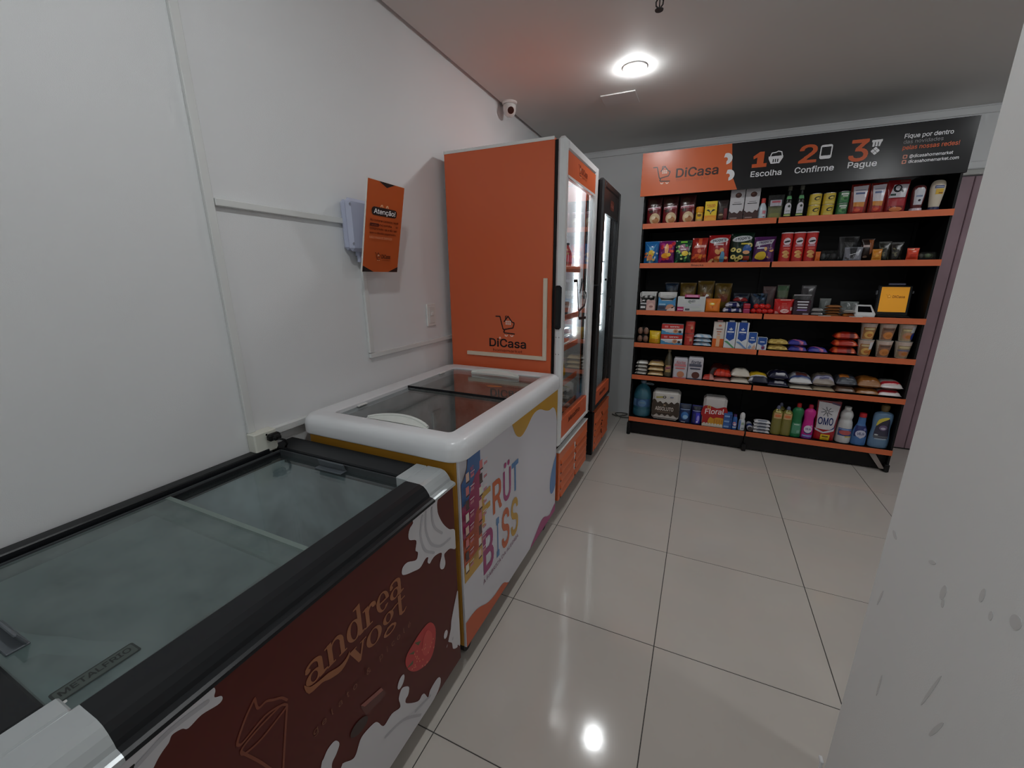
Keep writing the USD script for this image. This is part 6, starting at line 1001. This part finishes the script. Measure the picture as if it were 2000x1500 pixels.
bottle('roll_on_bottle', 'white and blue roll-on bottle with a round white cap', 'bottle', 6, 1.030, [(0, 0), (.022, 0), (.024, .004), (.0245, .070), (.020, .088), (.015, .094), (0, .094)], S(206, 210, 214), [(.0, .090), (.015, .090), (.0185, .100), (.0195, .118), (.0165, .138), (.008, .147), (0, .149)], S(214, 214, 214), lambda P: (P.rect(-.0245, .006, -.010, .086, S(60, 116, 190)), P.rect(-.004, .05, .016, .07, S(150, 170, 150)), P.rect(-.002, .014, .018, .026, S(150, 160, 170))))
t = item('toothpaste_tube', 'short white blue and red tube lying end-on on the bottom shelf', 'tube', 6, 1.092, .12, 2.80, .001)
m_ = rot(shift(lathe([(0, 0), (.018, 0), (.0205, .006), (.023, .06), (.023, .118), (0, .120)], 20), 0, 0, -.06), (1, 0, 0), -90); m_ = shift(m_, 0, 0, .0235); part(t, 'tube', m_, cmat(S(206, 206, 216), .3), 40); part(t, 'cap', shift(rot(lathe([(0, -.004), (.017, -.004), (.017, .012), (0, .012)], 18), (1, 0, 0), -90), 0, -.072, .0235), cmat(S(60, 56, 58), .4), 35)
part(t, 'colour_band', shift(rot(lathe([(.0238, .02), (.0240, .06), (.0236, .06), (.0234, .02)], 20), (1, 0, 0), -90), 0, -.06, .0235), cmat(S(54, 74, 150), .3), True)
for j in range(4): sack('soap_pack', 'white bar pack with grey print, %s of the stack on the bottom shelf' % ('lowest', 'second', 'third', 'topmost')[j], 'soap pack', 6, 1.172, .112, .07, .026, None, fn=lambda u, v: S(120, 128, 146) if (abs(v-.25) < .07 and abs(u) < .6) or (v < .10 and abs(u) < .4) else S(216, 214, 216), z=.0265*j, seed=145+j, wr=.12, group='stacked white soap packs')
DET = [(0, 0), (.034, 0), (.037, .006), (.0365, .060), (.034, .110), (.036, .160), (.034, .188), (.016, .206), (.013, .214), (0, .214)]
for x, yf, nm in ((1.270, 2.80, 'front left'), (1.336, 2.80, 'front right'), (1.300, 2.885, 'back')):
    bottle('detergent_bottle', 'yellow-green dish detergent bottle with an orange label, %s one' % nm, 'bottle', 6, x, DET, S(110, 106, 34), [(0, .210), (.014, .210), (.0145, .214), (.012, .228), (.007, .236), (0, .237)], S(96, 100, 124), lambda P: (P.rect(-.030, .134, .030, .180, S(206, 160, 110)), P.ell(.0, .156, .020, .012, S(214, 120, 70)), P.rect(-.024, .138, .024, .146, S(196, 176, 130)), P.rect(-.018, .186, .018, .192, S(230, 216, 130))), sy=.75, yf=yf, group='yellow detergent bottles', glass=mat('detergent_yellow', (.20, .18, .035), .18, 0, coat=.5))
CLN = [(0, 0), (.035, 0), (.039, .006), (.039, .080), (.034, .120), (.031, .155), (.037, .185), (.039, .205), (.034, .225), (.016, .238), (.0135, .246), (0, .246)]
bottle('green_cleaner', 'green cleaner bottle with a red cap on the bottom shelf', 'bottle', 6, 1.402, CLN, S(30, 116, 70), [(0, .240), (.0155, .240), (.016, .244), (.0145, .266), (.010, .271), (0, .271)], S(176, 40, 36), lambda P: (P.rect(-.030, .03, .030, .115, S(84, 152, 120)), P.rect(-.018, .10, .018, .108, S(180, 206, 190)), P.rect(.004, .038, .024, .060, S(130, 180, 160))), sy=.8, yf=2.80)
def vj(c1): return lambda P: (P.poly(E_(.0, .078, .028, .030), S(226, 218, 232)), P.poly(smooth_poly([(-.030, .088), (-.024, .052), (0, .040), (.024, .052), (.030, .088), (.026, .062), (0, .048), (-.026, .062)], 3), S(40, 40, 110)), P.text('VEJA', 0, .072, .015, S(50, 40, 120), w=.036), P.rect(-.034, .018, .034, .030, S(150, 170, 226)), P.ell(.018, .104, .008, .008, S(214, 150, 200)))
bottle('pink_cleaner', 'magenta cleaner bottle with a red cap and a white heart label', 'bottle', 6, 1.478, CLN, S(206, 36, 140), [(0, .240), (.0155, .240), (.016, .244), (.0145, .264), (.010, .269), (0, .269)], S(196, 40, 70), lambda P: (P.rect(-.036, .004, .036, .034, S(130, 70, 170)), vj(0)(P)), sy=.8, yf=2.80)
def om(P, w, h):
    P.poly(PL((-w*.44, h*.97), (w*.46, h*.93), (w*.30, h*.30), (-w*.40, h*.30)), S(206, 202, 206)); P.poly(R_(-w*.42, h*.03, w*.40, h*.30), S(168, 24, 34)); P.poly(PL((-w*.44, h*.30), (-w*.1, h*.24), (w*.36, h*.34), (w*.34, h*.27), (-w*.1, h*.20), (-w*.42, h*.25)), S(206, 206, 214)); P.poly(PL((-w*.1, h*.24), (w*.32, h*.32), (w*.36, h*.38), (w*.1, h*.28)), S(66, 80, 130))
    P.text('OMO', -w*.06, h*.42, h*.17, S(30, 46, 104), w=w*.62)
    for a in range(0, 360, 45): P.poly(LN([(-w*.06+.008*math.cos(math.radians(a)), h*.74+.008*math.sin(math.radians(a))), (-w*.06+.036*math.cos(math.radians(a+12)), h*.74+.034*math.sin(math.radians(a+12)))], .005), S(104, 104, 108))
    P.poly(PL((w*.10, h*.94), (w*.44, h*.90), (w*.46, h*.94), (w*.1, h*.98)), S(86, 60, 90))
    P.poly(RR(-w*.18, h*.03, w*.20, h*.18, .004), S(226, 190, 34)); P.rect(-w*.12, h*.11, w*.13, h*.145, S(110, 84, 20)); P.rect(-w*.1, h*.06, w*.1, h*.075, S(190, 150, 30))
bag('laundry_pouch', 'large red and white laundry powder pouch on the bottom shelf', 'pouch', 6, 1.588, .150, .310, .07, S(130, 40, 48), om, yf=2.80, gusset=.75, pinch=.01, flare=.12, seed=150, rough=.22)
BL = [(0, 0), (.044, 0), (.049, .008), (.049, .070), (.047, .110), (.044, .160), (.034, .182), (.040, .200), (.040, .222), (.030, .245), (.020, .254), (0, .254)]
bottle('bleach_bottle', 'white bleach bottle with a blue and red band on the bottom shelf', 'bottle', 6, 1.710, BL, S(206, 206, 206), [(0, .250), (.021, .250), (.022, .254), (.021, .276), (0, .279)], S(206, 206, 204), lambda P: (P.rect(-.048, .060, .048, .118, S(64, 84, 140)), P.poly(E_(.0, .086, .040, .018), S(196, 96, 96)), P.poly(E_(.0, .110, .044, .006), S(120, 150, 200)), P.rect(.0, .052, .044, .060, S(214, 190, 70))), yf=2.80)
bottle('dark_bottle', 'dark bottle mostly hidden behind the white bleach bottle', 'bottle', 6, 1.675, [(0, 0), (.036, 0), (.038, .006), (.036, .20), (.02, .25), (.016, .27), (0, .27)], S(40, 36, 36), [(0, .268), (.018, .268), (.018, .295), (0, .297)], S(70, 70, 66), yf=2.915)
bottle('blue_cleaner', 'blue bottle with a narrow neck and a red cap on the bottom shelf', 'bottle', 6, 1.802, [(0, 0), (.043, 0), (.046, .008), (.046, .060), (.043, .110), (.030, .148), (.024, .160), (.022, .205), (.020, .218), (0, .218)], S(74, 118, 176), [(0, .214), (.021, .214), (.022, .218), (.021, .242), (.016, .246), (0, .247)], S(190, 34, 44), lambda P: (P.rect(-.044, .068, .044, .150, S(36, 48, 110)), P.poly(E_(.0, .090, .034, .028), S(196, 196, 216)), P.text('VEJA', 0, .083, .018, S(40, 44, 110), w=.044), P.poly(PL((-.020, .070), (.020, .070), (0, .056)), S(196, 196, 216)), P.ell(.022, .126, .010, .010, S(120, 120, 170))), sy=.75, yf=2.80)
FB = [(0, 0), (.055, 0), (.060, .008), (.062, .060), (.055, .120), (.052, .150), (.057, .200), (.058, .240), (.050, .262), (.022, .270), (.019, .278), (0, .278)]
bottle('softener_bottle', 'large grey-blue bottle with a dark label and gold cap at the right end', 'bottle', 6, 1.918, FB, S(104, 136, 168), [(0, .274), (.020, .274), (.022, .280), (.026, .300), (.024, .318), (.014, .326), (0, .327)], S(104, 84, 48), lambda P: (P.poly(smooth_poly([(-.040, .075), (-.042, .15), (-.02, .215), (.03, .225), (.044, .16), (.042, .075)], 3), S(56, 52, 72)), P.poly(smooth_poly([(-.040, .165), (-.03, .215), (.01, .235), (.03, .228), (-.01, .20)], 3), S(222, 204, 80)), P.poly(E_(.004, .155, .024, .020), S(116, 96, 130)), P.poly(E_(.004, .150, .014, .008), S(196, 190, 206)), P.rect(-.046, .080, .046, .094, S(96, 98, 104)), P.rect(-.034, .066, .034, .076, S(160, 176, 190)), P.ell(-.028, .1, .012, .005, S(200, 204, 206))), sy=.55, yf=2.80, rounds=1)

# ---------------------------------------------------------------- goods inside the orange fridge
def fz(k): return FZ[k]+.0006
def fitem(name, label, cat, y, x, z, group): return thing(name, label, cat, (x, y, z), 90, group)
def fcan(y, x, z, r, h, c, lidc, label, group, cap=None):
    t = fitem('drink_can' if cap is None else 'drink_bottle', label, 'can' if cap is None else 'bottle', y, x, z, group); part(t, 'body', lathe([(0, 0), (r*.85, 0), (r, .005), (r, h*.90), (r*.8, h), (0, h)] if cap is None else arcs([(0, 0), (r, 0), (r, h*.62), (r*.45, h*.84), (r*.42, h*.94), (0, h*.94)], 2), 20), cmat(c, .25), 40)
    part(t, 'lid' if cap is None else 'cap', lathe([(0, h), (r*.8, h), (r*.78, h+.002), (0, h+.001)] if cap is None else [(0, h*.92), (r*.5, h*.92), (r*.5, h), (0, h)], 16), cmat(lidc, .3)); part(t, 'label', lathe([(r+.0006, h*.25), (r+.0006, h*.52), (r+.0002, h*.52), (r+.0002, h*.25)], 20), cmat(tuple(min(1, v*1.8+.08) for v in c), .3), True)
pos = ('nearest the hinge side', 'second', 'third', 'fourth', 'fifth', 'last')
for i, (c, l) in enumerate(((S(60, 110, 60), S(190, 190, 190)), (S(40, 120, 60), S(30, 30, 30)), (S(150, 160, 170), S(190, 190, 190)))): fcan(1.36+.075*i, -.16, fz(0), .031, .165, c, l, 'tall can on the top fridge shelf, %s from the left' % ('first', 'second', 'third')[i], 'cans in the orange fridge')
for i in range(3): fcan(1.60+.075*i, -.16, fz(0), .034, .150, S(196, 40, 50), S(40, 30, 36), 'red bottle with a dark cap on the top fridge shelf, %s of three' % ('first', 'second', 'third')[i], 'red bottles in the orange fridge', cap=1)
for i in range(2): fcan(1.39+.16*i, -.30, fz(0), .033, .17, S(70, 100, 150), S(190, 190, 190), 'blue can in the second row of the top fridge shelf, %s one' % ('left', 'right')[i], 'blue cans in the orange fridge')
for i in range(3): fcan(1.72+.055*i-.0, -.25, fz(0), .026, .12, S(60, 90, 150), S(190, 190, 190), 'small blue can behind the red bottles in the fridge, %s of three' % ('first', 'second', 'third')[i], 'small blue cans in the orange fridge')
for i, c in enumerate((S(206, 90, 40), S(60, 40, 40), S(214, 110, 50), S(50, 50, 60))):
    t = fitem('yogurt_pot', 'small pot on the second fridge shelf, %s from the left' % ('first', 'second', 'third', 'fourth')[i], 'pot', 1.37+.125*i, -.17, fz(1), 'pots in the orange fridge'); part(t, 'pot', lathe([(0, 0), (.030, 0), (.038, .075), (.040, .080), (0, .080)], 20), cmat(c, .3), 35); part(t, 'lid', lathe([(0, .080), (.041, .080), (.041, .084), (0, .085)], 20), cmat(S(206, 200, 196), .3), 35)
for i, c in enumerate((S(206, 196, 160), S(200, 206, 206), S(196, 120, 110))):
    for j in range(2):
        t = fitem('sandwich_pack', 'pale sandwich pack on the third fridge shelf, %s column, %s' % (('left', 'middle', 'right')[i], ('lower', 'upper')[j]), 'sandwich', 1.40+.165*i, -.19, fz(2)+.052*j, 'sandwich packs in the orange fridge'); part(t, 'filling', box(-.065, .065, -.05, .05, .006, .046, .01), cmat(c if j == 0 else S(150, 176, 196), .5)); part(t, 'tray', box(-.07, .07, -.055, .055, 0, .006, .002), cmat(S(214, 214, 210), .3)); part(t, 'film', box(-.068, .068, -.053, .053, .0062, .050, .008), CLEARP)
for i, (c, a) in enumerate(((S(110, 140, 170), 'blue and red'), (S(196, 60, 60), 'red'), (S(222, 170, 30), 'yellow'), (S(222, 170, 30), 'second yellow'))):
    t = fitem('dairy_pack', '%s pack on the fourth fridge shelf' % a, 'pack', 1.375+.125*i, -.18, fz(3), 'packs on the fourth fridge shelf'); ms, _, uv = sheet(.11, .10, .06, gusset=.8, seed=160+i); part(t, 'pack', ms, vmat('printed_film', .3), True, col=colours(uv, lambda u, v: S(206, 210, 220) if abs(v-.5) < .12 and i < 2 else c))
for i in range(2):
    for j in range(3):
        t = fitem('bread_roll_pack', 'tan bread pack on the fifth fridge shelf, %s stack, %s' % (('left', 'right')[i], ('lowest', 'middle', 'topmost')[j]), 'bread', 1.42+.22*i, -.20, .575-.0 + .036*j + .0006, 'bread packs in the orange fridge'); m_ = trimesh.creation.icosphere(3, 1.); v_ = np.asarray(m_.vertices); v_ = np.sign(v_)*np.abs(v_)**.7*[.095, .07, .017]; m_.vertices = v_+[0, 0, .0175]; part(t, 'bread', m_, cmat(S(196, 156, 110), .5), True); part(t, 'wrapper', box(-.10, .10, -.074, .074, .0005, .0352, .006), CLEARP)
for i, (w, h, c, c2, nm) in enumerate(((.16, .130, S(206, 200, 190), S(110, 50, 44), 'white and brown box'), (.10, .11, S(60, 64, 78), S(120, 124, 136), 'dark blue box'), (.14, .10, S(70, 60, 62), S(150, 140, 140), 'dark grey box'))):
    y = (1.42, 1.58, 1.75)[i]; t = fitem('cake_box', '%s at the bottom of the orange fridge' % nm, 'box', y, -.21, .4526, 'boxes at the bottom of the fridge'); part(t, 'carton', box(-w/2, w/2, -.06, .06, 0, h*.8, .003), cmat(c, .4)); art(t, 'printed_front', front(-.0602), lambda P: (P.rect(-w*.48, h*.1, w*.48, h*.45, c2), P.ell(0, h*.5, w*.2, h*.1, c2)))
